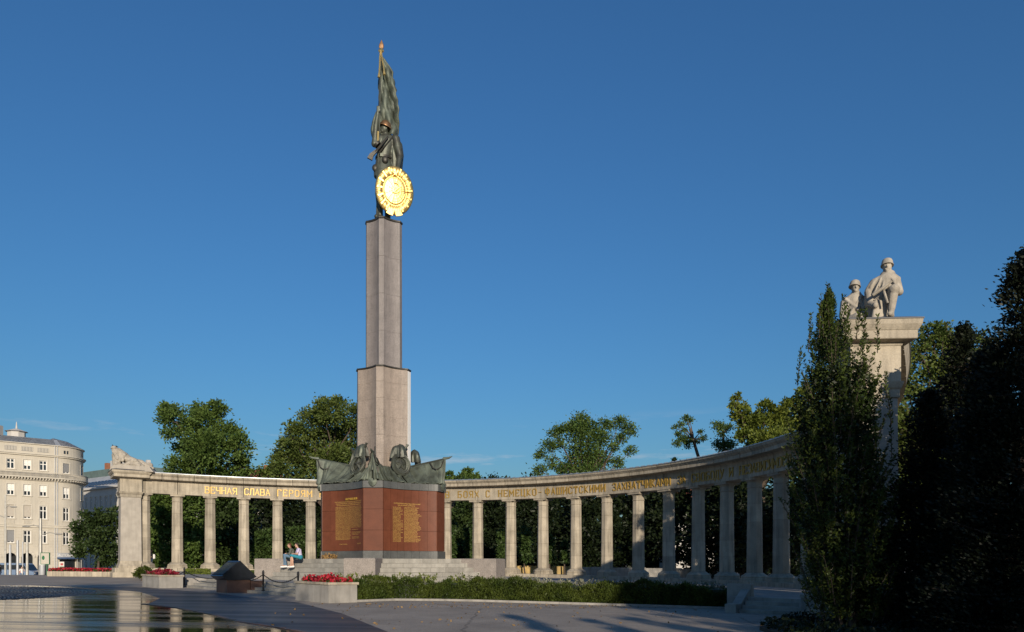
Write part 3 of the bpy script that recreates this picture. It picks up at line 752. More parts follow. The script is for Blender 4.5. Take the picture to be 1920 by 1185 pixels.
for k in range(5):
    for z0, z1 in zip(ROWS, ROWS[1:]):
        for u0, u1 in zip(CUTS, CUTS[1:]): panel_on(3.20, 1.07, .32, k, u0, u1, z0, z1, .035+rnd.uniform(-.003, .003), 'granite_panel', 'red_granite')
        corner_panel(3.20, 1.07, k, z0, z1, .05, 'granite_panel', 'red_granite')
    for u0, u1 in zip(CUTS, CUTS[1:]): panel_on(3.23, 1.07, .32, k, u0, u1, ZP, 2.30, .05, 'plinth_panel', 'grey_granite')
    corner_panel(3.23, 1.07, k, ZP, 2.30, .06, 'plinth_panel', 'grey_granite')
    for u0, u1 in zip(CUTS, CUTS[1:]): panel_on(3.25, 1.07, .32, k, u0, u1, 5.71, 6.10, .06, 'cornice_panel', 'grey_granite')
    corner_panel(3.25, 1.07, k, 5.71, 6.10, .08, 'cornice_panel', 'grey_granite')
course('base_top', 'grey_granite', [(3.25, 1.07, .32, 5.78), (3.25, 1.07, .32, 6.094)])
# shaft courses
zs = [6.0, 7.9, 8.95, 10.0, 11.05, 12.0, 12.84]
for a, b in zip(zs, zs[1:]):
    f = lambda z: 1.42-.030*(z-6)/7
    course('shaft_block', 'shaft_granite', [(f(a)-.008, .42, .14, a+.001), (f(a), .42, .14, a+.012), (f(b), .42, .14, b-.012), (f(b)-.008, .42, .14, b-.001)])
mat('pale_facet', (.78, .76, .72), .35, var=.04)  # near-white colour for one corner facet of the lower shaft
corner_panel(1.418, .42, 1, 7.0, 12.83, .012, 'corner_strip', 'pale_facet', .03)
course('shaft_cap', 'bronze_dark', [(1.42, .44, .14, 12.841), (1.45, .44, .14, 12.86), (1.45, .44, .14, 12.93), (1.02, .3, .1, 12.97)])
zs = [12.9, 15.05, 17.2, 19.35, 21.5]
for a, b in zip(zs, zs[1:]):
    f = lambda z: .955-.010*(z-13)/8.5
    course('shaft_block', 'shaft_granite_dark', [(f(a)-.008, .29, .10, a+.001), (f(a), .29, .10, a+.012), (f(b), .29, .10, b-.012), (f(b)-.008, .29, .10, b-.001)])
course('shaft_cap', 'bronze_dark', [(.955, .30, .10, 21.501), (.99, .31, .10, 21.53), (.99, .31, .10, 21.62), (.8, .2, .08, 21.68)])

# gilded inscriptions: rows of small raised strokes following the hollow side
def face_point(A, c, sag, k, u, off):
    t = c/(2*sin(R(54))); Rc = A/cos(R(36)); V0, V1 = dirv(CA+R(72*k))*Rc, dirv(CA+R(72*k+72))*Rc
    e = (V1-V0).normalized(); n_ = -dirv(CA+R(72*k+36)); a, b = V0+e*t, V1-e*t
    q = a.lerp(b, u)+n_*(sag*(1-(2*u-1)**2)-off); return q, (b-a).length
def ins_line(mb, k, u0, u1, z, h, fill=.8):
    L = face_point(3.20, 1.07, .32, k, 0, 0)[1]; u = u0
    while u < u1-.004:
        wl = min(rnd.uniform(.05, .22)/L, u1-u)      # a word
        x = u
        while x < u+wl:
            w = rnd.uniform(.010, .016)/L; kind_ = rnd.random()
            def bar(ua, ub, za, zb):
                p, _ = face_point(3.20, 1.07, .32, k, ua, .046); q, _ = face_point(3.20, 1.07, .32, k, ub, .046)
                mb.add([(p.x, p.y, za), (q.x, q.y, za), (q.x, q.y, zb), (p.x, p.y, zb)], [(0, 1, 2, 3)])
            lw = rnd.uniform(.018, .03)/L
            bar(x, x+w, z, z+h)
            zb = z+h*rnd.choice((0, .42, .8)); bar(x+w, x+w+lw, zb, zb+h*.25)
            x += w+lw+.007/L
        u += wl+.028/L
def plaque_text():
    # left side (k = 4): long order of the day
    mb = MB(); z = 5.02
    for r in range(3): ins_line(mb, 4, .24+.02*r, .93-.01*r, z-.0, .052); z -= .095
    for r in range(34):
        if z < 2.86: break
        e = .95 if z > 3.05 else .60
        if 2.95 < z < 3.55 and r % 1 == 0:
            ins_line(mb, 4, .255, .60, z, .038)
            if rnd.random() < .75: ins_line(mb, 4, .64, .94-rnd.random()*.12, z, .03)
        else: ins_line(mb, 4, .255, e-rnd.random()*.03, z, .038)
        z -= .067
    ins_line(mb, 4, .34, .52, 2.66, .04); ins_line(mb, 4, .80, .93, 2.68, .05)
    part('inscription', mb, 'gold_dull', monument, kind='stuff')
    mb = MB(); z = 4.90
    ins_line(mb, 0, .22, .72, z, .06); ins_line(mb, 0, .30, .62, z-.10, .055); z -= .21
    for r in range(27):
        ins_line(mb, 0, .20, .36 if rnd.random() < .6 else .40, z, .042)
        ins_line(mb, 0, .425, .74-rnd.random()*.08, z, .045); z -= .0725
    part('inscription', mb, 'gold_dull', monument, kind='stuff')
    # heading ПРИКАЗ
    head = 'ПРИКАЗ'
    for i, ch in enumerate(head):
        u = .50+.055*i; p, L = face_point(3.20, 1.07, .32, 4, u, .05); q, _ = face_point(3.20, 1.07, .32, 4, u+.03, .05); d = q-p
        letter(ch, Vector((p.x, p.y, 5.13)), math.atan2(d.y, d.x), .11, monument)
plaque_text()

# stepped platform with corner blocks
plat = thing('stepped_platform', 'five-sided stepped stone platform with rough corner blocks under the monument', 'platform', (MX, MY, 0))
gz = TZ+G(MX)
NT = 5; hh = (ZP-gz)/NT
core = MB(); core.loft([[(dirv(CA+R(72*k)).x*4.9, dirv(CA+R(72*k)).y*4.9, z) for k in range(5)] for z in (gz-.2, ZP-.004)]); part('core', core, 'step_stone', plat)
for lv in range(NT):
    A = 5.85-.30*lv; z0 = gz+lv*hh-(.3 if lv == 0 else 0); z1 = gz+(lv+1)*hh
    Rc = A/cos(R(36))
    for k in range(5):
        V0, V1 = dirv(CA+R(72*k))*Rc, dirv(CA+R(72*k+72))*Rc; e = (V1-V0).normalized(); n_ = dirv(CA+R(72*k+36))
        a, b = V0+e*.75, V1-e*.75; cnt = 6; Ls = (b-a).length
        cutsx = [0]+sorted([(j+(.5 if lv % 2 else 0)+rnd.uniform(-.12, .12))/cnt for j in range(1 if lv % 2 == 0 else 0, cnt)])+[1]
        for c0, c1 in zip(cutsx, cutsx[1:]):
            p, q = a.lerp(b, c0)+e*.006, a.lerp(b, c1)-e*.006; dep = .55 if lv < NT-1 else 1.9
            off = rnd.uniform(-.008, .008); mb = MB()
            vs = [p+n_*off, q+n_*off, q-n_*dep, p-n_*dep]
            mb.add([(v.x, v.y, z0+.004) for v in vs]+[(v.x, v.y, z1-.004+rnd.uniform(-.004, .002)) for v in vs], [(0, 3, 2, 1), (4, 5, 6, 7), (0, 1, 5, 4), (1, 2, 6, 5), (2, 3, 7, 6), (3, 0, 4, 7)])
            part('step_stone', mb, 'step_stone', plat)
for k in range(5):
    d = dirv(CA+R(72*k)); e = Vector((-d.y, d.x, 0)); mb = MB()
    vs = [d*4.6-e*.78, d*7.25-e*.78, d*7.25+e*.78, d*4.6+e*.78]
    n = len(vs); top = ZP+.012; bot = gz-.4
    b_ = .04
    ins = [d*4.6-e*(.78-b_), d*(7.25-b_)-e*(.78-b_), d*(7.25-b_)+e*(.78-b_), d*4.6+e*(.78-b_)]
    mb.add([(v.x, v.y, bot) for v in vs]+[(v.x, v.y, top-b_) for v in vs]+[(v.x, v.y, top) for v in ins], [(i, (i+1) % 4, 4+(i+1) % 4, 4+i) for i in range(4)]+[(4+i, 4+(i+1) % 4, 8+(i+1) % 4, 8+i) for i in range(4)]+[(8, 9, 10, 11)])
    part('corner_block', mb, 'pebble_granite', plat)
# small dried wreath lying on platform
def wreath_small():
    d = dirv(CA+R(-50)); p = d*3.55+Vector((0, 0, 0))
    n = 260; th = rng.random(n)*2*pi; P = np.stack([MX+p.x+.34*np.cos(th)+rng.normal(size=n)*.05, MY+p.y+.12*np.sin(th)+rng.normal(size=n)*.04, ZP+.12+.10*np.sin(th)+rng.normal(size=n)*.05], 1)
    P[:, 2] = np.maximum(P[:, 2], ZP+.03)
    mat('dry_leaf', (.25, .15, .05), .8, var=.4, vs=9)
    tag(link('wreath', quadmesh('wreath', leafquads(P, .11)), 'dry_leaf'), 'small dried brown wreath lying against the red base', 'wreath')
wreath_small()

# bronze trophies: draped banners, laurel wreath with star, helmet
def trophy(k, label, group):
    """k: side index, side middle at azimuth 72k+36"""
    az = CA+R(72*k+36); t = thing('banner_trophy', label, 'bronze relief', (MX, MY, 6.09), 0, group)
    n_ = dirv(az); e = Vector((-n_.y, n_.x, 0)) ; 
    e = dirv(az+pi/2)
    Z0 = 6.09
    for sgn in (-1, 1):
        cz = dirv(az+sgn*R(36))                       # corner direction
        tip = cz*3.80+Vector((0, 0, 1.52)); inn = cz*1.72+Vector((0, 0, 1.18))
        wr = n_*1.72+e*sgn*.42+Vector((0, 0, .95)); wb = n_*2.2+e*sgn*.10+Vector((0, 0, .48))
        top = [tip, tip.lerp(inn, .35), tip.lerp(inn, .7), inn.lerp(wr, .35)+Vector((0, 0, -.05)), wr, wb]
        t_ = 3.44; base0 = cz*3.66; base1, _ = face_point(3.25, 1.07, .32, k, .5+.5*sgn*.93, .0); base2, _ = face_point(3.25, 1.07, .32, k, .5+sgn*.25, .0); base3, _ = face_point(3.25, 1.07, .32, k, .5+sgn*.02, .0)
        bot = [base0*1.02, base1*.985, base1.lerp(base2, .5)*.985, base2*.985, base2.lerp(base3, .5)*.99, base3*.985]
        def interp(lst, u):
            f = u*(len(lst)-1); i = min(int(f), len(lst)-2); w = f-i
            p0, p1, p2, p3 = lst[max(i-1, 0)], lst[i], lst[i+1], lst[min(i+2, len(lst)-1)]
            return .5*((2*p1)+(p2-p0)*w+(2*p0-5*p1+4*p2-p3)*w*w+(3*p1-p0-3*p2+p3)*w**3)
        NU, NV = 120, 18; P = []
        ph = rnd.random()*6
        for i in range(NU+1):
            u = i/NU; a, b = interp(top, u), interp(bot, u); row = []
            for j in range(NV+1):
                v = j/NV; p = a.lerp(b, v)
                sagv = Vector((0, 0, -.28))*sin(pi*v)*(.3+.7*sin(pi*min(1, u*1.05)))
                fold = .19*abs(sin(u*30+ph+2.6*v*sin(u*4)))*(.5+.5*v)+.10*sin(u*17+1.7*ph-2*v)+.03*sin(u*71+v*2)
                nn = (n_*.8+cz*.5+Vector((0, 0, .35))).normalized()
                p = p+sagv*.6+nn*fold*(.5 if j == 0 else 1)
                p.z = max(p.z, .02)
                row.append(p)
            P.append(row)
        mb = MB(); mb.grid(P if sgn > 0 else P[::-1]); me = mb.mesh('banner'); bm = bmesh.new(); bm.from_mesh(me)
        bmesh.ops.recalc_face_normals(bm, faces=bm.faces[:]); bm.to_mesh(me); bm.free()
        o = link('banner', me, 'bronze_green', t, 'all')
        md = o.modifiers.new('thick', 'SOLIDIFY'); md.thickness = .05
        # cord loop near the tip
        q = [interp(top, .05).lerp(interp(bot, .05), .02), interp(top, .10).lerp(interp(bot, .10), .30), interp(top, .17).lerp(interp(bot, .17), .38), interp(top, .24).lerp(interp(bot, .24), .28), interp(top, .28).lerp(interp(bot, .28), .02)]
        q = [p_+(n_*.9+cz*.3)*.16 for p_ in q]
        m2 = MB(); m2.tube(q, .035, 6); part('cord', m2, 'bronze_dark', o)
        m2 = MB(); m2.tube([q[2], q[2]-Vector((0, 0, .35)), q[2]-Vector((0, 0, .48))], [.03, .045, .07], 6); part('tassel', m2, 'bronze_green', o)
    # wreath
    M = Matrix.Translation(n_*1.98+Vector((0, 0, 1.12))) @ Matrix.Rotation(az, 4, 'Z') @ Matrix.Rotation(R(-12), 4, 'X')
    mb = MB(); ringp = [M @ Vector((.47*cos(q), -.06, .54*sin(q))) for q in np.linspace(0, 2*pi, 29)]
    mb.tube(ringp, .10, 7); 
    for q in np.linspace(0, 2*pi, 44, endpoint=False):
        for w in (-.10, 0, .10):
            c = M @ Vector(((.47+w)*cos(q), -.15+abs(w)*.4, (.54+w)*sin(q))); mb.ell(c, (.045, .05, .075), M=M.to_3x3() @ Matrix.Rotation(-q+.5*(1 if w > 0 else -1), 3, 'Y'), seg=5, rings=3)
    part('wreath', mb, 'bronze', t, True)
    mb = MB(); mb.ell(M @ Vector((0, .0, 0)), (.42, .06, .48), M=M.to_3x3(), seg=16, rings=8); disc = part('shield_disc', mb, 'bronze', t, True)
    mb = MB(); st = []
    for i in range(10):
        r = .42 if i % 2 == 0 else .17; q = pi/2+i*pi/5; st.append((r*cos(q), r*sin(q)))
    vs = [M @ Vector((x, -.10, z)) for x, z in st]+[M @ Vector((0, -.22, 0))]
    mb.add(vs, [(i, 10, (i+1) % 10) for i in range(10)]); part('star', mb, 'bronze', t)
    # draped cap / helmet above
    H = Matrix.Translation(n_*1.80+Vector((0, 0, 1.72))) @ Matrix.Rotation(az, 4, 'Z')
    mb = MB(); rg = []
    for z, r, fl in ((-.16, .50, .07), (0, .47, .06), (.2, .43, .04), (.36, .40, .02), (.48, .34, .01), (.55, .22, 0), (.58, .05, 0)):
        rg.append([H @ Vector(((r+fl*sin(9*q))*cos(q), (r*.62+fl*sin(9*q))*sin(q), z+.05*cos(q))) for q in np.linspace(0, 2*pi, 40, endpoint=False)])
    mb.loft(rg); part('helmet', mb, 'bronze', t, True)
    mb = MB(); mb.tube([H @ Vector((.30, -.1, .30)), H @ Vector((.47, -.1, .52)), H @ Vector((.52, -.1, .62))], [.05, .06, .08], 6); part('pole_end', mb, 'bronze', t, True)
trophy(4, 'bronze banners, star wreath and helmet above the left inscription', 'bronze trophies round the column foot')
trophy(0, 'bronze banners, star wreath and helmet above the right inscription', 'bronze trophies round the column foot')
for k, q_ in ((1, 'right-hand rear'), (2, 'back'), (3, 'left-hand rear')): trophy(k, 'bronze banners with wreath on the %s side of the base' % q_, 'bronze trophies round the column foot')
def flagpoles():
    names = {0: 'bronze flagpole with stacked guns and shield at the nearest base corner', 1: 'bronze flagpole tip jutting over right corner of the base', 4: 'bronze flagpole tip jutting over left corner of the base', 2: 'bronze flagpole with guns at the rear right corner of base', 3: 'bronze flagpole with guns at the rear left corner of base'}
    for k in range(5):
        d = dirv(CA+R(72*k)); t = thing('bronze_flagpole', names[k], 'flagpole', (MX, MY, 6.09), 0, 'bronze flagpoles at the base corners')
        mb = MB(); mb.tube([d*1.6+Vector((0, 0, 1.16)), d*3.82+Vector((0, 0, 1.52))], .05, 8); part('pole', mb, 'bronze', t, True)
        mb = MB(); mb.tube([d*3.78+Vector((0, 0, 1.52)), d*3.78+Vector((0, 0, 1.54)), d*4.12+Vector((0, 0, 1.57)), d*4.32+Vector((0, 0, 1.66))], [.075, .09, .06, .015], 8); part('spearhead', mb, 'bronze_green', t, True)
        mb = MB(); mb.tube([d*3.78+Vector((0, 0, 1.45)), d*3.79+Vector((0, 0, .85)), d*3.79+Vector((0, 0, .78)), d*3.79+Vector((0, 0, .55))], [.035, .035, .09, .10], 8); part('tassel', mb, 'bronze_green', t, True)
        # medallion on the cornice
        mm = Matrix.Translation(d*3.74+Vector((0, 0, -.10))) @ Matrix.Rotation(CA+R(72*k), 4, 'Z')
        g = MB(); pr = [(-.22, .22), (.22, .22), (.23, 0), (.12, -.16), (0, -.23), (-.12, -.16), (-.23, 0)]
        g.add([mm @ Vector((x, .1, z)) for x, z in pr]+[mm @ Vector((x, -.06, z)) for x, z in pr]+[mm @ Vector((0, -.12, 0))], [(i, (i+1) % 7, 7+(i+1) % 7, 7+i) for i in range(7)]+[(7+i, 7+(i+1) % 7, 14) for i in range(7)]); part('medallion', g, 'bronze_green', t)
        if k in (1, 4): continue
        # weapon stack leaning at the corner
        e = Vector((-d.y, d.x, 0))
        g = MB(); g.tube([d*3.3+Vector((0, 0, .0)), d*3.15+Vector((0, 0, 1.0)), d*3.05+Vector((0, 0, 1.7)), d*3.02+Vector((0, 0, 1.95))], [.11, .10, .055, .045], 8)
        g.box(-.06, .06, -.09, .09, .45, .85, Matrix.Translation(d*3.3) @ Matrix.Rotation(CA+R(72*k), 4, 'Z')); part('gun', g, 'bronze_dark', t, True)
        g = MB(); g.tube([d*3.35+e*.22, d*3.1-e*.1+Vector((0, 0, 1.55))], [.10, .05], 7); g.lathe([(.21, 0), (.21, .1)], M=Matrix.Translation(d*3.42+e*.1+Vector((0, 0, .6))) @ Matrix.Rotation(CA+R(72*k), 4, 'Z') @ Matrix.Rotation(R(90), 4, 'X'), seg=14); part('gun', g, 'bronze_dark', t, True)
flagpoles()
# ------------------------------------------------------------------ figures
def soldier():
    """bronze soldier with flag and gilded emblem on the column top"""
    K = 31.75; ox, oy = 721., 408.; base = (MX, MY, 21.66)
    yaw = -math.atan2(MX, MY)            # local -y looks at the viewer
    root = thing('soldier_statue', 'dark bronze soldier with tall flag and gilded round emblem on column top', 'statue', base, yaw)
    root.rotation_euler = (0, 0, yaw)
    def S(x, y, dep=0.): return Vector(((x-ox)/K, dep, (oy-y)/K))
    mb = MB()
    # legs and boots
    for xx, dd, kx in ((713, -.18, -2), (727, .15, 0)):
        mb.cap(S(xx+3, 318, dd), S(xx+kx, 356, dd-.08), .34, .25); mb.cap(S(xx+kx, 356, dd-.08), S(xx, 394, dd), .25, .18); mb.cap(S(xx+1, 399, dd+.05), S(xx-7, 401, dd-.22), .17, .13)
    # coat skirt, trunk
    def ring(x, y, rx, ry): return [S(x, y)+Vector((rx*cos(q), ry*sin(q), 0)) for q in np.linspace(0, 2*pi, 20, endpoint=False)]
    mb.loft([ring(721, 322, .62, .48), ring(720, 312, .60, .47), ring(719, 290, .44, .37), ring(720, 284, .43, .36), ring(722, 268, .50, .40), ring(726, 254, .56, .40), ring(727, 246, .48, .32), ring(724, 243, .25, .22)])
    # cloak over the back and left shoulder
    def cring(x, y, rx, ry, dy): return [S(x, y, dy)+Vector((rx*cos(q), ry*sin(q)*(1+.12*sin(5*q)), 0)) for q in np.linspace(0, 2*pi, 24, endpoint=False)]
    mb.loft([cring(741, 318, .30, .30, .22), cring(743, 300, .36, .38, .2), cring(743, 275, .44, .44, .15), cring(741, 255, .42, .40, .1), cring(736, 245, .30, .30, .06), cring(730, 241, .14, .15, .03)])
    # left arm down to the emblem
    mb.cap(S(742, 252, -.22), S(749, 282, -.3), .27, .22); mb.cap(S(749, 282, -.3), S(746, 306, -.55), .21, .14)
    mb.cap(S(746, 306, -.55), S(745, 313, -.66), .14, .13)
    for i, fx in enumerate((739.5, 742.5, 745.5, 748.5)): mb.cap(S(fx+1, 313, -.68), S(fx-1, 320.5, -.75), .045, .035, 6)
    mb.cap(S(749, 312, -.6), S(751, 317, -.68), .045, .035, 6)
    # right arm raised to the pole
    mb.cap(S(714, 252, -.1), S(703, 264, -.25), .26, .21); mb.cap(S(703, 264, -.25), S(705, 232, -.3), .20, .16); mb.cap(S(705, 232, -.3), S(709, 206, -.3), .16, .12)
    mb.ell(S(710, 201, -.3), (.13, .15, .17))
    for i in range(4): mb.cap(S(707.5, 197+i*3.0, -.4), S(713, 196.5+i*3.0, -.42), .05, .045, 6)
    # neck and head
    mb.cap(S(724, 246, 0), S(722, 234, -.03), .19, .17)
    mb.ell(S(720.5, 231.5, -.05), (.22, .25, .30), M=Matrix.Rotation(R(-6), 3, 'Y'))
    mb.ell(S(717, 236, -.08), (.15, .16, .17)); mb.cap(S(715.2, 229.5, -.12), S(712.8, 233.5, -.14), .04, .055, 6)     # jaw, nose
    mb.cap(S(714.3, 237.5, -.15), S(715.5, 237.2, .0), .03, .03, 6); mb.cap(S(713.9, 239.5, -.1), S(715, 240, .0), .055, .05, 6)
    mb.cap(S(715, 227.5, -.2), S(716.5, 227.5, .05), .04, .04, 6); mb.ell(S(725, 232, -.24), (.04, .04, .08))
    body = sculpt('body', mb, 'bronze', root, .035, 3)
    # belt, collar folds, drum magazine, flask
    b2 = MB(); b2.loft([[S(719.3, yy)+Vector(((.455+e_)*cos(q), (.385+e_)*sin(q), 0)) for q in np.linspace(0, 2*pi, 24, endpoint=False)] for yy, e_ in ((288.5, .0), (288, .03), (284, .03), (283.5, 0))]); part('belt', b2, 'bronze_dark', root, True)
    b2 = MB(); b2.box(-.09, .09, -.44, -.36, (oy-289)/K, (oy-283)/K, Matrix.Translation(((716-ox)/K, 0, 0))); part('buckle', b2, 'bronze', root)
    for xx, yy, dd in ((722, 295, -.45), (704, 308, -.2)):
        b2 = MB(); b2.ell(S(xx, yy, dd), (.19, .11, .22), seg=10, rings=6); part('pouch', b2, 'bronze_dark', root, True)
    b2 = MB(); b2.cap(S(738, 247, -.35), S(712, 283, -.52), .045, .045, 6); part('strap', b2, 'bronze_dark', root, True)
    # helmet
    hm = MB(); Hm = Matrix.Translation(S(722, 229, -.04)) @ Matrix.Rotation(R(17), 4, 'Y')
    hm.loft([[Hm @ Vector((r*1.08*cos(q), r*sin(q), z)) for q in np.linspace(0, 2*pi, 24, endpoint=False)] for r, z in ((.30, .02), (.385, -.02), (.385, .015), (.335, .06), (.32, .18), (.27, .30), (.17, .385), (.04, .42))])
    part('helmet', hm, 'copper', root, True)
    # submachine gun across the chest
    g = MB(); a, b = S(695, 298, -.62), S(724, 258, -.55); d = (b-a)
    g.tube([a+d*.32, a+d*.62, a+d*1.02, a+d*1.12], [.075, .07, .06, .045], 8); gun = part('gun', g, 'bronze_dark', root, True)
    g = MB(); nrm = Vector((d.z, 0, -d.x)).normalized()
    st = [a-d*.02+nrm*.16, a-d*.06-nrm*.14, a+d*.12-nrm*.17, a+d*.40-nrm*.07, a+d*.40+nrm*.07, a+d*.15+nrm*.06]
    g.add([p+Vector((0, -.06, 0)) for p in st]+[p+Vector((0, .06, 0)) for p in st], [tuple(range(5, -1, -1)), tuple(range(6, 12))]+[(i, (i+1) % 6, 6+(i+1) % 6, 6+i) for i in range(6)]); part('stock', g, 'bronze_dark', gun)
    g = MB(); g.lathe([(.05, -.07), (.21, -.07), (.21, .07), (.05, .07)], seg=18, M=Matrix.Translation(a+d*.60-nrm*.18) @ Matrix.Rotation(R(45), 4, 'Y') @ Matrix.Rotation(R(90), 4, 'Y')); part('drum_magazine', g, 'bronze_dark', gun, True)
    # flagpole with spearhead, gilded knot and cords
    p0, p1 = S(707, 404, -.28), S(714.6, 96, -.30)
    g = MB(); g.tube([p0, p1], [.06, .045], 8); pole = part('flagpole', g, 'bronze', root, True)
    g = MB(); g.tube([S(708.6, 264, -.38), S(709.2, 243, -.38)], [.05, .05], 8); part('pole_grip', g, 'gold', pole, True)
    g = MB(); g.loft([[S(xx, yy, -.30)+Vector((w*cos(q), t_*sin(q), 0)) for q in np.linspace(0, 2*pi, 8, endpoint=False)] for xx, yy, w, t_ in ((714.6, 94, .06, .06), (714.8, 90, .05, .05), (715, 84, .15, .04), (715.3, 79, .13, .035), (715.6, 70.5, .015, .01))]); part('spearhead', g, 'copper', pole)
    g = MB(); g.tube([S(710.5, 93, -.34), S(714.6, 91.5, -.40), S(719, 92, -.34)], [.07, .12, .07], 8); part('knot', g, 'gold', pole, True)
    for pts, tb in (([(713.5, 94), (712.3, 108), (712, 122), (710.8, 138)], (710.6, 144.5)), ([(715, 94), (717, 112), (719.6, 124), (720.2, 132)], (720.6, 138.5))):
        g = MB(); g.tube([S(x, y, -.50) for x, y in pts], .045, 6); cd = part('cord', g, 'gold', pole, True)
        g = MB(); g.tube([S(pts[-1][0], pts[-1][1], -.50), S(tb[0], tb[1]-2, -.50), S(tb[0], tb[1], -.5)], [.05, .075, .08], 8); part('tassel', g, 'gold', cd, True)
    # flag
    ys = [96, 102, 110, 120, 135, 150, 165, 180, 195, 210, 225, 236, 242]
    xl = [714, 713, 712, 711.5, 711, 710.6, 710.2, 709.6, 709, 708.6, 708.3, 709, 716]; xr = [716, 723, 731, 737, 738, 739.5, 743, 746.5, 748, 748, 749, 746, 742]
    P = []
    NU = 26
    for i in range(73):
        f = i/72*(len(ys)-1); k = min(int(f), len(ys)-2); w = f-k; y = ys[k]*(1-w)+ys[k+1]*w; a_ = xl[k]*(1-w)+xl[k+1]*w; b_ = xr[k]*(1-w)+xr[k+1]*w
        row = []
        for j in range(NU+1):
            u = j/NU; amp = .22*min(1, (b_-a_)/25)
            dep = .02+amp*sin(5.2*u*1.9-(y-96)*.060+.7*sin(y*.07))*(.35+u*.65)+.06*sin(u*17+y*.10)+.03*sin(u*31-y*.2)
            x = a_+(b_-a_)*u+.7*sin(y*.33)*u
            row.append(S(x, y, dep))
        P.append(row)
    g = MB(); g.grid(P); fl = link('flag', g.mesh('flag'), 'bronze_green', root, 'all'); md = fl.modifiers.new('t', 'SOLIDIFY'); md.thickness = .07
    # falling end of the flag in front of the raised arm
    P = []
    for i in range(25):
        v = i/24; y = 205+v*66; xm = 707-6.5*sin(pi*min(1, v*1.15))+1.0*v; hw = 3.5*sin(pi*(.12+.80*v))+.8
        P.append([S(xm-hw+2*hw*u, y, -.20+.10*sin(u*9+v*3)) for u in np.linspace(0, 1, 10)])
    g = MB(); g.grid(P); fl = link('flag_end', g.mesh('flag_end'), 'bronze_green', root, 'all'); md = fl.modifiers.new('t', 'SOLIDIFY'); md.thickness = .06
    # gilded state emblem resting on the ground before him
    E_ = Matrix.Translation(S(739, 358, -.84)) @ Matrix.Rotation(R(10), 4, 'Z') @ Matrix.Rotation(R(6), 4, 'X')
    rx, ry = 1.09, 1.37; rows = []
    for i in range(41):
        r = i/40; row = []
        for j in range(145):
            q = 2*pi*j/144; h = .0
            if r > .62: h = .08*sin(pi*(r-.62)/.38)+(.05*abs(sin(q*19+3.0*(r-.62)*(1 if cos(q) > 0 else -1))) if r < .985 else 0)
            elif r > .56: h = .02
            else: h = .05+.045*math.sqrt(max(0, 1-(r/.56)**2))+.006*(abs(sin(r*24)) > .93)+.006*(abs(sin(q*6)) > .96)
            if .50 < r < .62 and sin(q) < -.2: h += .02*abs(sin(q*20))
            row.append(E_ @ Vector((rx*1.03*r*cos(q), -.02-h-.05*(1-r*r), ry*r*sin(q))))
        rows.append(row)
    g = MB(); g.grid(rows[::-1]); em = link('emblem', g.mesh('emblem'), 'gold', root, 'all'); md = em.modifiers.new('t', 'SOLIDIFY'); md.thickness = .10; md.offset = -1
    def flat(pts, h0, h1, name, mm='gold'):
        m = MB(); n = len(pts); m.add([E_ @ Vector((x, -h0-.05*(1-min(1, (x/rx)**2+(z/ry)**2)), z)) for x, z in pts]+[E_ @ Vector((x, -h1-.05*(1-min(1, (x/rx)**2+(z/ry)**2)), z)) for x, z in pts], [tuple(range(n, 2*n))]+[(i, (i+1) % n, n+(i+1) % n, n+i) for i in range(n)]); return part(name, m, mm, em)
    star = [((.17 if i % 2 == 0 else .07)*cos(pi/2+i*pi/5), .93+(.17 if i % 2 == 0 else .07)*sin(pi/2+i*pi/5)) for i in range(10)]; flat(star, .05, .17, 'star')
    sick = [(.30*cos(q), .12+.30*sin(q)) for q in np.linspace(R(-120), R(110), 16)]+[(.23*cos(q)+.02, .12+.25*sin(q)) for q in np.linspace(R(100), R(-120), 16)]; flat(sick, .1, .20, 'sickle')
    flat([(-.06, -.16), (.30, .20), (.26, .25), (-.10, -.11)][::-1], .1, .21, 'hammer_handle'); flat([(.18, .26), (.27, .35), (.37, .25), (.28, .16)][::-1], .1, .22, 'hammer_head')
    for q in np.linspace(R(200), R(340), 9):   # sun rays below the globe
        flat([(.35*cos(q-.03), .35*1.25*sin(q-.03)), (.62*cos(q), .62*1.25*sin(q)), (.35*cos(q+.03), .35*1.25*sin(q+.03))], .03, .13, 'ray')
    for sx in (-1, 1):                       # ribbon ends
        flat([(sx*.02, -1.10), (sx*.30, -1.02), (sx*.48, -1.30), (sx*.30, -1.38), (sx*.10, -1.42)][::-sx], .02, .14, 'ribbon')
        for k in range(7):
            q = R(-62+k*22) if sx > 0 else R(242-k*22)
            p_ = [(rx*r*cos(q+d_), ry*r*sin(q+d_)) for r, d_ in ((.66, -.03), (.94, -.02), (.94, .06), (.66, .05))]; flat(p_, .10, .135, 'ribbon_wrap')
    # rock under the feet
    mb = MB()
    for i in range(16):
        q = rnd.random()*6.28; r = rnd.uniform(.1, .55); mb.ell((r*cos(q)-.05, r*sin(q)*.8-.1, -.03+rnd.random()*.06), (.28, .24, .16+.08*rnd.random()))
    sculpt('rock', mb, 'bronze_dark', root, .04, 2)
soldier()

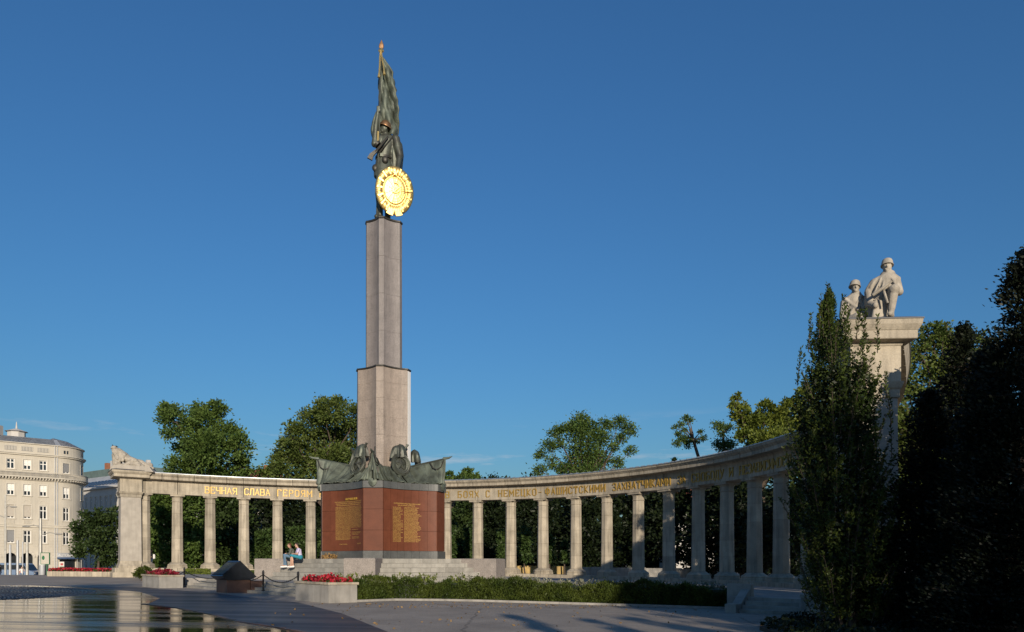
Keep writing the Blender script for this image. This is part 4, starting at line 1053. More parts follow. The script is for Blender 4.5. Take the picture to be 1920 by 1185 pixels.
def stone_group_right():
    """two kneeling stone soldiers on the right pier"""
    d = pR.y-.3; K = F/d; zb = ZE+1.78+G(pR.x); ox, oy = 1640., 592.; x0 = PX(ox, d)
    yaw = -math.atan2(x0, d)
    def mk(label): return thing('stone_soldier', label, 'statue', (x0, d, zb), yaw, 'stone soldiers on the right pier')
    def S(x, y, dep=0.): return Vector(((x-ox)/K*1.02, dep, (oy-y)/K))
    # big one
    t = mk('larger stone soldier in helmet and cape kneeling with a gun on right pier'); mb = MB()
    def ring(x, y, rx, ry, dep=0., w=0.): return [S(x, y, dep)+Vector(((rx+w*sin(7*q))*cos(q), (ry+w*sin(7*q))*sin(q), 0)) for q in np.linspace(0, 2*pi, 28, endpoint=False)]
    mb.loft([ring(1645, 588, .30, .34, .1, .02), ring(1646, 570, .33, .36, .1, .025), ring(1650, 552, .36, .36, .08, .02), ring(1656, 535, .38, .33, .05, .012), ring(1658, 522, .40, .30, .03, .008), ring(1659, 512, .38, .26, .02), ring(1660, 506, .26, .2, .0), ring(1661, 501, .13, .13, 0)])
    mb.loft([ring(1630, 570, .08, .12, -.02), ring(1630, 548, .12, .2, .0, .015), ring(1634, 525, .16, .24, .02, .015), ring(1642, 511, .16, .22, .02), ring(1650, 505, .1, .14, .02)])       # cape on the arm
    mb.cap(S(1630, 535, -.12), S(1632, 556, -.25), .13, .11); mb.cap(S(1632, 556, -.25), S(1640, 566, -.42), .105, .08); mb.ell(S(1641, 566, -.45), (.08, .08, .09))
    mb.cap(S(1674, 518, -.05), S(1680, 541, -.15), .15, .115); mb.cap(S(1680, 541, -.15), S(1665, 537, -.46), .11, .08)
    mb.ell(S(1663, 536, -.50), (.08, .08, .08))
    for i in range(4): mb.cap(S(1662-i*1.3, 533+i*2, -.55), S(1657-i, 537+i*2, -.53), .03, .026, 6)
    mb.cap(S(1660, 560, -.05), S(1671, 544, -.52), .20, .16); mb.cap(S(1671, 544, -.52), S(1667, 575, -.46), .15, .11); mb.cap(S(1667, 575, -.46), S(1666, 587, -.45), .10, .09); mb.cap(S(1667, 588, -.42), S(1664, 588, -.62), .085, .07)
    mb.cap(S(1652, 566, .05), S(1645, 585, -.25), .2, .16)
    for i in range(5): mb.cap(S(1642+i*3.5, 556+i, -.36+.02*i), S(1638+i*4.5, 588, -.40+.03*i), .05, .07, 7)     # falling folds
    mb.cap(S(1660, 508, 0), S(1660.5, 499, -.02), .12, .11)
    mb.ell(S(1660.5, 489, -.03), (.125, .15, .185)); mb.cap(S(1660.5, 488, -.17), S(1660.5, 491.5, -.195), .022, .032, 6); mb.cap(S(1657.5, 495, -.15), S(1663.5, 495, -.15), .02, .02, 6); mb.ell(S(1660.5, 498.5, -.12), (.06, .06, .05))
    mb.cap(S(1655.5, 486, -.13), S(1665.5, 486, -.13), .03, .03, 6)
    mb.loft([ring(1661, 508, .27, .22, 0), ring(1661, 504, .22, .19, .02), ring(1661.5, 498, .18, .17, .05), ring(1661.5, 495, .12, .12, .06)])
    for x0_, y0_, x1_, y1_, r_ in ((1650, 512, 1640, 540, .03), (1656, 513, 1652, 534, .022), (1666, 513, 1674, 532, .028), (1661, 514, 1658, 540, .02), (1671, 516, 1672, 545, .03)):
        mb.cap(S(x0_, y0_, -.22), S(x1_, y1_, -.34), r_*.6, r_*1.3, 6)
    for i in range(3): mb.cap(S(1627+3*i, 530+4*i, -.17-.03*i), S(1629+4*i, 560+2*i, -.12-.04*i), .03, .038, 6)
    sculpt('body', mb, 'sculpt_stone', t, .018, 1)
    def helmet(x, y, dep, s, tilt, tt):
        hm = MB(); Hm = Matrix.Translation(S(x, y, dep)) @ Matrix.Rotation(R(tilt), 4, 'Y') @ Matrix.Rotation(R(-8), 4, 'X')
        hm.loft([[Hm @ Vector((r*s*cos(q), r*s*1.15*sin(q), z*s)) for q in np.linspace(0, 2*pi, 24, endpoint=False)] for r, z in ((.150, -.035), (.185, -.045), (.185, -.025), (.165, .0), (.160, .07), (.135, .135), (.08, .175), (.02, .188))]); part('helmet', hm, 'sculpt_stone', tt, True)
    helmet(1660.5, 484.5, -.02, .95, 0, t)
    g = MB(); g.tube([S(1637, 548, -.52), S(1650, 541, -.58), S(1668, 529, -.60)], [.045, .05, .03], 8); g.tube([S(1655, 545, -.58), S(1661, 568, -.60)], [.035, .03], 7); part('gun', g, 'sculpt_stone', t, True)
    # small one
    t = mk('smaller stone soldier in helmet crouching at left behind his companion'); mb = MB()
    mb.loft([ring(1604, 589, .30, .30, .3, .02), ring(1604, 570, .29, .28, .3, .02), ring(1604, 552, .28, .26, .28, .015), ring(1605, 538, .29, .24, .26, .01), ring(1606, 530, .24, .2, .25), ring(1607, 525, .12, .13, .25)])
    mb.cap(S(1589, 541, .2), S(1586, 567, .1), .13, .11); mb.cap(S(1586, 567, .1), S(1590, 586, -.1), .105, .08); mb.cap(S(1622, 540, .2), S(1626, 566, .05), .125, .1); mb.cap(S(1626, 566, .05), S(1618, 578, -.12), .1, .075)
    mb.cap(S(1596, 580, .1), S(1612, 576, -.1), .17, .14); mb.cap(S(1590, 535, .1), S(1612, 560, .0), .06, .05, 7); mb.cap(S(1618, 535, .1), S(1600, 566, .0), .06, .05, 7)
    mb.loft([ring(1607, 531, .2, .18, .25), ring(1607.5, 526, .17, .16, .27), ring(1608, 521, .12, .13, .3)])
    mb.cap(S(1607, 530, .25), S(1607.5, 521, .22), .11, .1); mb.ell(S(1607.5, 514.5, .20), (.115, .14, .17)); mb.cap(S(1609, 513, .07), S(1609.5, 516.5, .045), .022, .03, 6); mb.ell(S(1608.5, 522.5, .1), (.055, .055, .045)); mb.cap(S(1605, 519.3, .08), S(1611, 519.3, .08), .018, .018, 6); mb.cap(S(1603.5, 511.5, .09), S(1612.5, 511.5, .09), .026, .026, 6)
    for a, r_ in ((.1, .03), (.42, .02), (.7, .03), (.95, .025)): mb.cap(S(1596+22*a, 532+3*a, .08), S(1590+30*a, 556+8*sin(3*a), .03), r_*.6, r_*1.2, 6)
    sculpt('body', mb, 'sculpt_stone', t, .018, 1); helmet(1606.5, 510.5, .2, .92, 6, t)
    rk = MB()
    for i in range(14): rk.ell(S(1592+i*5.2, 590.5, -.35+.35*rnd.random()), (.14+.1*rnd.random(), .16, .07+.06*rnd.random()))
    tag(sculpt('rock_base', rk, 'sculpt_stone', None, .03, 2, (x0, d, zb), yaw), 'rough carved rock under the two stone soldiers', 'stone base')
stone_group_right()

def stone_group_left():
    d = pL.y-.2; K = F/d; zb = ZE+1.78+G(pL.x); ox, oy = 245., 884.; x0 = PX(ox, d); yaw = -math.atan2(x0, d)*.35
    t = thing('stone_fighters', 'pale stone fighting soldiers, one helmeted and upright, on left end pillar', 'statue', (x0, d, zb), yaw)
    def S(x, y, dep=0.): return Vector(((x-ox)/K, dep, (oy-y)/K))
    b = MB(); pr = [(214, 886), (216, 879), (222, 876.5), (230, 875.5), (270, 877), (283, 878), (286, 883), (290, 888)]
    b.add([S(x, y, -.75) for x, y in pr]+[S(x, y, .75) for x, y in pr], [tuple(range(7, -1, -1))[::-1], tuple(range(8, 16))[::-1]]+[(i, (i+1) % 8, 8+(i+1) % 8, 8+i) for i in range(8)])
    bm = bmesh.new(); me = b.mesh('plinth'); bm.from_mesh(me); bmesh.ops.recalc_face_normals(bm, faces=bm.faces[:]); bm.to_mesh(me); bm.free(); link('plinth', me, 'stone_pale', t)
    mb = MB()
    mb.cap(S(224, 852, -.1), S(232, 858, -.1), .42, .45); mb.cap(S(232, 858, -.1), S(243, 866, 0), .45, .38); mb.cap(S(220, 857, 0), S(222, 872, .0), .36, .40)
    mb.cap(S(236, 857, -.35), S(232, 866, -.55), .2, .17); mb.cap(S(232, 866, -.55), S(225, 871, -.5), .16, .12); mb.cap(S(219, 851, -.3), S(226, 862, -.55), .2, .15)
    mb.cap(S(243, 864, -.2), S(256, 868, -.45), .34, .26); mb.cap(S(256, 868, -.45), S(268, 877, -.4), .24, .17); mb.cap(S(243, 866, .2), S(262, 868, .2), .3, .24); mb.cap(S(262, 868, .2), S(279, 876, .2), .22, .15)
    mb.cap(S(248, 870, -.5), S(241, 876, -.6), .22, .18); mb.cap(S(241, 876, -.6), S(232, 876, -.6), .16, .13); mb.cap(S(250, 872, -.5), S(264, 876, -.55), .2, .16); mb.cap(S(226, 872, -.45), S(228, 878, -.5), .26, .24)
    mb.cap(S(268, 872, -.1), S(284, 879, -.1), .16, .13); mb.ell(S(276, 873, .3), (.3, .3, .24))
    mb.cap(S(219.5, 852, -.1), S(217.5, 847, -.12), .17, .15); mb.ell(S(216.3, 844.6, -.12), (.17, .18, .21)); mb.cap(S(213.3, 845, -.14), S(213.6, 846.6, -.14), .035, .045, 6); mb.ell(S(214.8, 848.3, -.12), (.1, .1, .08))
    mb.ell(S(225, 873, -.62), (.18, .18, .2))
    for i in range(8):
        xa = 222+rnd.random()*50; ya = 856+(xa-220)*.36+rnd.uniform(2, 8); mb.cap(S(xa, ya, -.45-.15*rnd.random()), S(xa+rnd.uniform(-3, 5), ya+rnd.uniform(1.5, 5), -.5-.15*rnd.random()), .10, .13, 8)
    sculpt('figures', mb, 'sculpt_stone', t, .026, 2)
    hm = MB(); Hm = Matrix.Translation(S(216.6, 843.2, -.12)) @ Matrix.Rotation(R(-10), 4, 'Y')
    hm.loft([[Hm @ Vector((r*1.12*cos(q), r*sin(q), z)) for q in np.linspace(0, 2*pi, 20, endpoint=False)] for r, z in ((.19, -.01), (.24, -.03), (.24, -.01), (.20, .02), (.18, .1), (.12, .17), (.02, .2))]); part('helmet', hm, 'sculpt_stone', t, True)
    g = MB(); g.tube([S(222, 849, -.2), S(222.5, 842.5, -.2), S(222.8, 841, -.2)], [.03, .025, .02], 6); part('bayonet', g, 'sculpt_stone', t, True)
    # two pigeons perched on it
    for xx, yy, dd, lb in ((215.8, 840.5, -.12, 'dark pigeon perched on the stone helmet'), (222.8, 842.2, -.2, 'dark pigeon perched beside the stone helmet')):
        q = MB(); q.cap((-.04, 0, .07), (.10, 0, .04), .06, .02, 8); q.cap((-.06, 0, .10), (-.08, 0, .15), .035, .03, 8); q.cap((-.10, 0, .15), (-.125, 0, .145), .012, .006, 6); q.cap((-.01, .015, .04), (-.01, .015, -.02), .008, .006, 5); q.cap((-.01, -.015, .04), (-.01, -.015, -.02), .008, .006, 5)
        w_ = Matrix.Translation((x0, d, zb)) @ Matrix.Rotation(yaw, 4, 'Z') @ S(xx, yy, dd)
        tag(sculpt('pigeon', q, 'black_cloth', None, .012, 2, w_), lb, 'bird', 'pigeons on the left statue')
stone_group_left()

# ------------------------------------------------------------------ people
def hand(mb, w, d, side, up, s=1.0, curl=.3):
    """palm and five bent fingers from wrist w along d; side = thumb side, up = back of hand"""
    w, d, side, up = Vector(w), Vector(d).normalized(), Vector(side).normalized(), Vector(up).normalized()
    mb.cap(w, w+d*.075*s, .026*s, .030*s, 8); mb.cap(w+side*.015*s, w+d*.075*s+side*.022*s, .02*s, .018*s, 6); mb.cap(w-side*.015*s, w+d*.07*s-side*.022*s, .02*s, .017*s, 6)
    for i, L in enumerate((.07, .08, .075, .06)):
        p = w+d*.08*s+side*(.030-.02*i)*s; q = p+(d-up*curl*.5)*L*.55*s; r = q+(d*.7-up*curl*1.4)*L*.5*s
        mb.cap(p, q, .0088*s, .0085*s, 6); mb.cap(q, r, .0085*s, .0075*s, 6)
    p = w+d*.02*s+side*.028*s; q = p+(d*.6+side*.8)*.035*s; r = q+(d*.95+side*.1-up*.2)*.032*s; mb.cap(p, q, .0115*s, .0105*s, 6); mb.cap(q, r, .0105*s, .008*s, 6)
def head(mb, c, f, s=1.0):
    """skull centre c, facing f"""
    c, f = Vector(c), Vector(f).normalized(); side = f.cross(Vector((0, 0, 1))).normalized(); z = side.cross(f)
    M = Matrix((side, f, z)).transposed()
    mb.ell(c+z*.02*s, (.075*s, .092*s, .10*s), M=M); mb.ell(c+f*.025*s-z*.055*s, (.058*s, .062*s, .065*s), M=M)
    mb.cap(c+f*.09*s+z*.012*s, c+f*.108*s-z*.02*s, .010*s, .015*s, 6); mb.cap(c+f*.078*s-z*.058*s-side*.02*s, c+f*.078*s-z*.058*s+side*.02*s, .009*s, .009*s, 6)
    mb.ell(c+f*.07*s-z*.095*s, (.025*s, .022*s, .02*s), M=M)
    for k in (-1, 1): mb.ell(c+side*.076*s*k-z*.005*s, (.012*s, .02*s, .03*s), M=M); mb.cap(c+f*.082*s+side*.015*s*k+z*.03*s, c+f*.074*s+side*.045*s*k+z*.03*s, .010*s, .008*s, 6)
    return M
def eyes(parent, c, f, s=1.0):
    c, f = Vector(c), Vector(f).normalized(); side = f.cross(Vector((0, 0, 1))).normalized(); z = side.cross(f)
    for k in (-1, 1):
        m = MB(); m.ell(c+f*.079*s+side*.03*s*k+z*.012*s, (.011*s, .009*s, .007*s), seg=8, rings=6); part('eye', m, 'hair', parent, True)
def hairdo(parent, c, f, m, s=1.0, long=False):
    c, f = Vector(c), Vector(f).normalized(); side = f.cross(Vector((0, 0, 1))).normalized(); z = side.cross(f); M = Matrix((side, f, z)).transposed(); mb = MB()
    mb.ell(c+z*.045*s-f*.02*s, (.086*s, .096*s, .088*s), M=M); mb.ell(c-f*.055*s-z*.01*s, (.078*s, .055*s, .085*s), M=M)
    if long: 
        for k in (-1, 0, 1): mb.cap(c-f*.05*s+side*.06*k*s, c-f*.06*s+side*.07*k*s-z*.2*s, .04*s, .035*s)
    sculpt('hair', mb, m, parent, .012, 2)

def seated(root, face, skin_sh, top, topm, leg, legm, shorts, hairm, longhair, lean, handdir, lapz=.17, shoem='shoe_white'):
    """figure sitting on an edge at the local origin looking along +f (local -x side); local z=0 is the seat"""
    f = Vector(face).normalized(); sd = f.cross(Vector((0, 0, 1))).normalized(); up = Vector((0, 0, 1))
    def P(a, b, c): return f*a+sd*b+up*c
    sk_ = MB(); hip = P(0, 0, .10); ch = P(lean*.5, 0, .42); nk = P(lean, 0, .60); hd = P(lean+.06, 0, .735)
    sk_.cap(hip, P(lean*.25, 0, .27), .13, .12); sk_.cap(P(lean*.25, 0, .27), ch, .12, .14); sk_.cap(ch, P(lean*.9, 0, .54), .13, .06); sk_.cap(P(lean*.9, 0, .52), P(lean+.03, 0, .66), .055, .05)
    head(sk_, hd, f+up*-.12)
    knees, feet = [], []
    for k in (-1, 1):
        h = P(.03, .09*k, .09); kn = P(.44, .10*k+.02, lapz); an = P(.40+.10*k*.4, .10*k, -.37); sk_.cap(h, kn, .088, .062); sk_.cap(kn, an, .058, .040); sk_.cap(kn.lerp(an, .1), kn.lerp(an, .5)-f*.02, .055, .055)
        sk_.cap(an, an+f*.15-up*.04, .038, .035); knees.append((h, kn, an))
        sh = P(lean*.85, .185*k, .51); el = P(lean*.75+.10, .235*k, .25); wr = P(.33, .06*k+.04, lapz+.10); sk_.cap(P(lean*.85, .1*k, .52), sh, .065, .062); sk_.cap(sh, el, .05, .042); sk_.cap(el, wr, .04, .028)
        hand(sk_, wr, f-up*.3, -sd*k, up, 1.0, .5)
    body = sculpt('body', sk_, 'skin', root, .010, 2)
    eyes(body, hd, f+up*-.12); hairdo(root, hd, f+up*-.12, hairm, 1, longhair)
    m = MB(); m.cap(P(.0, 0, .12), P(lean*.25, 0, .27), .155, .142); m.cap(P(lean*.25, 0, .27), ch, .142, .158); m.cap(ch, P(lean*.85, 0, .52), .15, .085)
    for k in (-1, 1):
        sh = P(lean*.85, .185*k, .51); el = P(lean*.75+.10, .235*k, .25); m.cap(P(lean*.85, .1*k, .52), sh, .078, .074); m.cap(sh, sh.lerp(el, .55 if top == 'tee' else 1.), .066, .062 if top == 'tee' else .056)
        if top != 'tee': wr = P(.33, .06*k+.04, lapz+.10); m.cap(el, el.lerp(wr, .8), .055, .042)
    sculpt('shirt', m, topm, root, .014, 2)
    m = MB(); m.cap(P(-.02, -.05, .09), P(-.02, .05, .09), .145, .145)
    for h, kn, an in knees:
        m.cap(h, kn if shorts else kn, .108, .085)
        if not shorts: m.cap(kn, kn.lerp(an, .93), .078, .058)
    sculpt('shorts' if shorts else 'trousers', m, legm, root, .014, 2)
    for h, kn, an in knees:
        m = MB(); m.cap(an-up*.035-f*.02, an+f*.17-up*.065, .048, .042); m.cap(an-up*.07-f*.03, an+f*.19-up*.085, .034, .034); sculpt('shoe', m, shoem, root, .012, 2)
# the couple sits on the top step, legs hanging towards the left
def couple():
    d = 40.6; s1 = W(562, 1043, d); s2 = W(549, 1043, d+.5)
    s1.z = ZP; s2.z = ZP
    t = thing('person', 'person in pale t-shirt and teal shorts with white shoes sitting on top step', 'person', s1, 0, 'couple sitting on the platform steps')
    seated(t, (-1, -.45, 0), None, 'tee', 'tshirt_pale', None, 'shorts_teal', True, 'hair', False, .10, None)
    t = thing('person', 'person with reddish hair in dark cardigan and jeans sitting behind companion', 'person', s2, 0, 'couple sitting on the platform steps')
    seated(t, (-1, -.35, 0), None, 'long', 'cardigan', None, 'jeans', False, 'hair_red', True, .12, None, .20)
couple()

def standing(root, face, topm, legm, hairm, H=1.75, stride=.0, elbow=0., shorttee=True, bag=None, longhair=False, shoem='black_cloth'):
    s = H/1.75; f = Vector(face).normalized(); sd = f.cross(Vector((0, 0, 1))).normalized(); up = Vector((0, 0, 1))
    def P(a, b, c): return (f*a+sd*b+up*c)*s
    b = MB(); m1 = MB(); m2 = MB()
    b.cap(P(0, 0, .95), P(0, 0, 1.15), .125*s, .115*s); b.cap(P(0, 0, 1.15), P(.01, 0, 1.32), .115*s, .135*s); b.cap(P(.01, 0, 1.32), P(0, 0, 1.45), .12*s, .06*s); b.cap(P(0, 0, 1.43), P(.02, 0, 1.54), .052*s, .05*s)
    hd = P(.03, 0, 1.635); head(b, hd, f, s)
    m1.cap(P(0, 0, .93), P(0, 0, 1.15), .15*s, .14*s); m1.cap(P(0, 0, 1.15), P(.01, 0, 1.34), .14*s, .155*s); m1.cap(P(.01, 0, 1.34), P(0, 0, 1.46), .14*s, .075*s)
    m2.cap(P(0, -.05, .93), P(0, .05, .93), .145*s, .145*s)
    for k in (-1, 1):
        st = stride*k; h = P(0, .09*k, .90); kn = P(st*.55+.02, .095*k, .50); an = P(st*1.0-.03, .10*k, .085); b.cap(h, kn, .085*s, .058*s); b.cap(kn, an, .055*s, .04*s); b.cap(an, an+(f*.14-up*.045)*s, .038*s, .033*s)
        m2.cap(h, kn, .10*s, .075*s); m2.cap(kn, an, .073*s, .062*s)
        m = MB(); m.cap(an-up*.04*s-f*.02, an+(f*.16-up*.055)*s, .047*s, .038*s); sculpt('shoe', m, shoem, root, .014, 2)
        sh = P(0, .19*k, 1.42); el = P(-.03-st*.35, .25*k, 1.14); wr = (P(.12-st*.5, .23*k, .93) if not (elbow and k < 0) else P(.16, .10*k, 1.40))
        if elbow and k < 0: el = P(.10, .26*k, 1.20)
        b.cap(P(0, .1*k, 1.43), sh, .062*s, .058*s); b.cap(sh, el, .048*s, .04*s); b.cap(el, wr, .038*s, .027*s); hand(b, wr, (wr-el), f, sd*k, s, .4)
        m1.cap(P(0, .1*k, 1.43), sh, .075*s, .072*s); m1.cap(sh, sh.lerp(el, .6), .066*s, .06*s)
    body = sculpt('body', b, 'skin', root, .010, 2); sculpt('shirt', m1, topm, root, .014, 2); sculpt('trousers', m2, legm, root, .014, 2); eyes(body, hd, f, s); hairdo(root, hd, f, hairm, s, longhair)
    if bag:
        m = MB(); m.cap(P(-.18, .05, 1.10), P(-.18, .05, 1.30), .12*s, .11*s); sculpt('backpack', m, bag, root, .02, 2)
def walkers():
    d = 62.6; x = PX(284, d); t = thing('person', 'man in black t-shirt and dark jeans walking between left columns', 'person', (x, d, TZ+G(x)), 0)
    t.location.z = EYE+(HZ+SL*(284-960)-1066.5)*d/F-SL*x
    t.location.z = TZ+G(x); standing(t, (-.95, -.3, 0), 'black_cloth', 'jeans_dark', 'hair', 1.75, .08, bag='tshirt_white')
    d = 84.; x = PX(41, d); t = thing('person', 'pedestrian in white top and blue jeans crossing before the van', 'person', (x, d, G(x, d)), 0)
    standing(t, (.75, -.6, 0), 'tshirt_white', 'jeans', 'hair', 1.68, .16, elbow=1., bag='red_cloth', longhair=True, shoem='shoe_white')
    d = 80.; x = PX(0, d); t = thing('person', 'person in dark clothes cut by the left picture edge', 'person', (x, d, G(x, d)), 0)
    standing(t, (-.9, -.4, 0), 'black_cloth', 'jeans_dark', 'hair', 1.82, .1)
walkers()
# ------------------------------------------------------------------ vegetation
def sample_crown(blobs, n, sub=9, spread=.30, rg=rng, thick=1.0):
    """blobs: list of (centre, radius); leaves are gathered in small clumps near the blobs' shells"""
    vol = np.array([r**2.2 for _, r in blobs]); vol /= vol.sum(); P = []; D = []; C = []
    for (c, r), w in zip(blobs, vol):
        m = max(8, int(n*w)); k = max(6, int(sub*(1+r))) 
        q = rg.normal(size=(k, 3)); q /= np.linalg.norm(q, axis=1)[:, None]; q *= (.45+.55*rg.random(k)**.5)[:, None]*r; q[:, 1] *= thick
        cen = np.array(c)+q; C += [tuple(x) for x in cen]
        idx = rg.integers(0, k, m); off = rg.normal(size=(m, 3))*r*spread; off[:, 2] *= .7
        P.append(cen[idx]+off); D.append(off+q[idx]*.5)
    return np.concatenate(P), np.concatenate(D), C
def limb(mb, a, b, r0, r1, wob=.08, n=4, seg=6):
    a, b = Vector(a), Vector(b); L = (b-a).length; pts = []; rr = []
    for i in range(n+1):
        u = i/n; p = a.lerp(b, u)
        if 0 < i < n: p = p+Vector((rnd.uniform(-1, 1), rnd.uniform(-1, 1), rnd.uniform(-.3, .6)))*wob*L
        pts.append(p); rr.append(r0*(1-u)+r1*u)
    mb.tube(pts, rr, seg); return pts
def tree(name, label, d, base_px, blobs_px, n, leaf, m, group=None, dj=.5, trunk_r=.28, gy=None, sub=9, spread=.30, top=None, seed=1, cat='tree', thick=1.0, limbs=True, via=None):
    """blobs given as (x, y, r) in photo pixels at depth d"""
    rg = np.random.default_rng(seed); K = F/d
    x0 = PX(base_px, d); z0 = G(x0, d) if gy is None else gy
    t = thing(name, label, cat, (x0, d, z0), 0, group)
    bl = []
    for (x, y, r) in blobs_px:
        rw = r/K; dep = d+rg.uniform(-1, 1)*dj*rw*1.6; bl.append((Vector((PX(x, d)-x0, dep-d, PZ(y, d)-z0)), rw))
    P, D, C = sample_crown(bl, n, sub, spread, rg, thick)
    dn = D/(np.linalg.norm(D, axis=1)[:, None]+1e-6)
    link('crown', quadmesh('crown', leafquads(P, leaf, .6, .0, dirs=dn, rg=rg)), m, t)
    mb = MB(); cz = sum((b[0].z for b in bl), 0)/len(bl); fork = Vector((0, 0, max(1.2, min(b[0].z for b in bl)*.75))) if top is None else Vector(top)
    if via: limb(mb, (0, 0, -.15), via, trunk_r*1.25, trunk_r, .01, 3, 8); limb(mb, via, fork, trunk_r, trunk_r*.8, .01, 2, 8); fork = Vector(via).lerp(fork, .6)
    else: limb(mb, (0, 0, -.15), fork, trunk_r*1.25, trunk_r*.8, .03, 4, 8)
    tr = part('trunk', mb, 'bark', t, True)
    if limbs:
        for c, r in bl:
            mb = MB(); mid = fork.lerp(c, .45)+Vector((0, 0, (c-fork).length*.10)); limb(mb, fork, mid, trunk_r*.55, trunk_r*.35, .07, 3); limb(mb, mid, c, trunk_r*.35, trunk_r*.12, .08, 3)
            for q in range(5):
                e = c+Vector(rg.normal(size=3)).normalized()*r*.85; limb(mb, c.lerp(mid, .2*rnd.random()), e, trunk_r*.14, trunk_r*.04, .1, 3, 4)
            part('branch', mb, 'bark', t, True)
    return t
# trees rising over the colonnade
tree('lime_tree', 'broad leafy tree rising over the left colonnade wing', 80, 395,
     [(330, 778, 17), (312, 784, 9), (365, 770, 18), (405, 766, 18), (350, 800, 27), (392, 800, 28), (428, 818, 24), (456, 842, 22), (355, 842, 30), (408, 850, 34), (345, 880, 26), (455, 872, 20), (400, 890, 30), (430, 905, 30), (365, 915, 30)], 30000, .30, 'leaf_mid', 'trees behind the colonnade', seed=3, spread=.27, sub=13, dj=1.2)
tree('lime_tree', 'large olive-green tree directly left of the column shaft', 82, 610,
     [(632, 752, 14), (606, 760, 14), (586, 772, 18), (628, 780, 26), (658, 780, 22), (590, 800, 28), (650, 815, 34), (560, 822, 24), (610, 830, 34), (535, 842, 20), (512, 865, 18), (560, 865, 34), (620, 870, 38), (500, 888, 20), (660, 860, 30), (540, 900, 30), (590, 915, 32)], 34000, .30, 'leaf_olive', 'trees behind the colonnade', seed=4, spread=.27, sub=13, dj=1.2)
tree('locust_tree', 'open feathery tree with spreading limbs above right colonnade wing', 88, 1100,
     [(1052, 802, 10), (1040, 812, 9), (1072, 800, 9), (1030, 838, 11), (1048, 830, 9), (1015, 852, 9), (1033, 868, 9), (1012, 884, 10), (1050, 880, 8), (1088, 788, 13), (1106, 800, 14), (1084, 812, 15), (1100, 835, 22), (1090, 865, 22), (1122, 862, 18), (1136, 795, 10), (1160, 792, 11), (1180, 806, 10), (1166, 822, 9), (1150, 838, 8), (1182, 846, 8), (1158, 868, 9), (1130, 820, 12), (1100, 900, 20), (1066, 880, 12)], 19000, .26, 'leaf_mid', 'trees behind the colonnade', seed=5, spread=.55, sub=12, trunk_r=.22)
tree('young_tree', 'thin leaning trunk with few tufts of leaves above the colonnade', 72, 1324,
     [(1285, 784, 5), (1292, 789, 5), (1276, 796, 5), (1265, 802, 4), (1272, 814, 5), (1280, 822, 7), (1270, 830, 6), (1288, 833, 6), (1296, 826, 4), (1313, 811, 4), (1317, 822, 5), (1307, 827, 4), (1283, 806, 4)], 2600, .17, 'leaf_mid', 'trees behind the colonnade', seed=6, trunk_r=.16, top=(PX(1294, 72)-PX(1324, 72), 0, PZ(804, 72)+.3), via=(PX(1311, 72)-PX(1324, 72), 0, PZ(862, 72)+.3), spread=.55)
tree('young_tree', 'slim young tree beside the leaning trunk above colonnade', 70, 1356,
     [(1345, 796, 6), (1356, 803, 7), (1368, 800, 5), (1346, 832, 7), (1358, 842, 8), (1370, 832, 8), (1352, 815, 4)], 2600, .17, 'leaf_mid', 'trees behind the colonnade', seed=7, trunk_r=.13, top=(0, 0, PZ(815, 70)+.4), spread=.72)
tree('low_tree', 'small treetop just showing above the cornice left of leaning trunk', 78, 1268, [(1263, 863, 4), (1278, 868, 4), (1290, 866, 4)], 300, .28, 'leaf_olive', 'trees behind the colonnade', seed=8, trunk_r=.08)
tree('maple_tree', 'yellow-green sunlit tree behind the right end of colonnade', 64, 1430,
     [(1380, 742, 9), (1376, 762, 10), (1392, 772, 17), (1408, 792, 22), (1438, 764, 15), (1460, 775, 22), (1432, 805, 28), (1484, 765, 20), (1498, 745, 14), (1400, 822, 18), (1470, 815, 30), (1510, 790, 28), (1440, 850, 40), (1500, 850, 40)], 24000, .25, 'leaf_lime', 'trees behind the colonnade', seed=9, spread=.25, sub=11)
tree('fir_tree', 'small dark rounded tree above the cornice right of monument', 95, 880, [(880, 888, 12), (874, 895, 11), (892, 896, 10), (880, 910, 18)], 2500, .35, 'leaf_mid', 'trees behind the colonnade', seed=10, spread=.2)
tree('fir_tree', 'low treetop between monument and small rounded tree', 92, 848, [(845, 893, 8), (858, 898, 8), (836, 900, 8), (848, 910, 12)], 1600, .35, 'leaf_mid', 'trees behind the colonnade', seed=12, spread=.2)
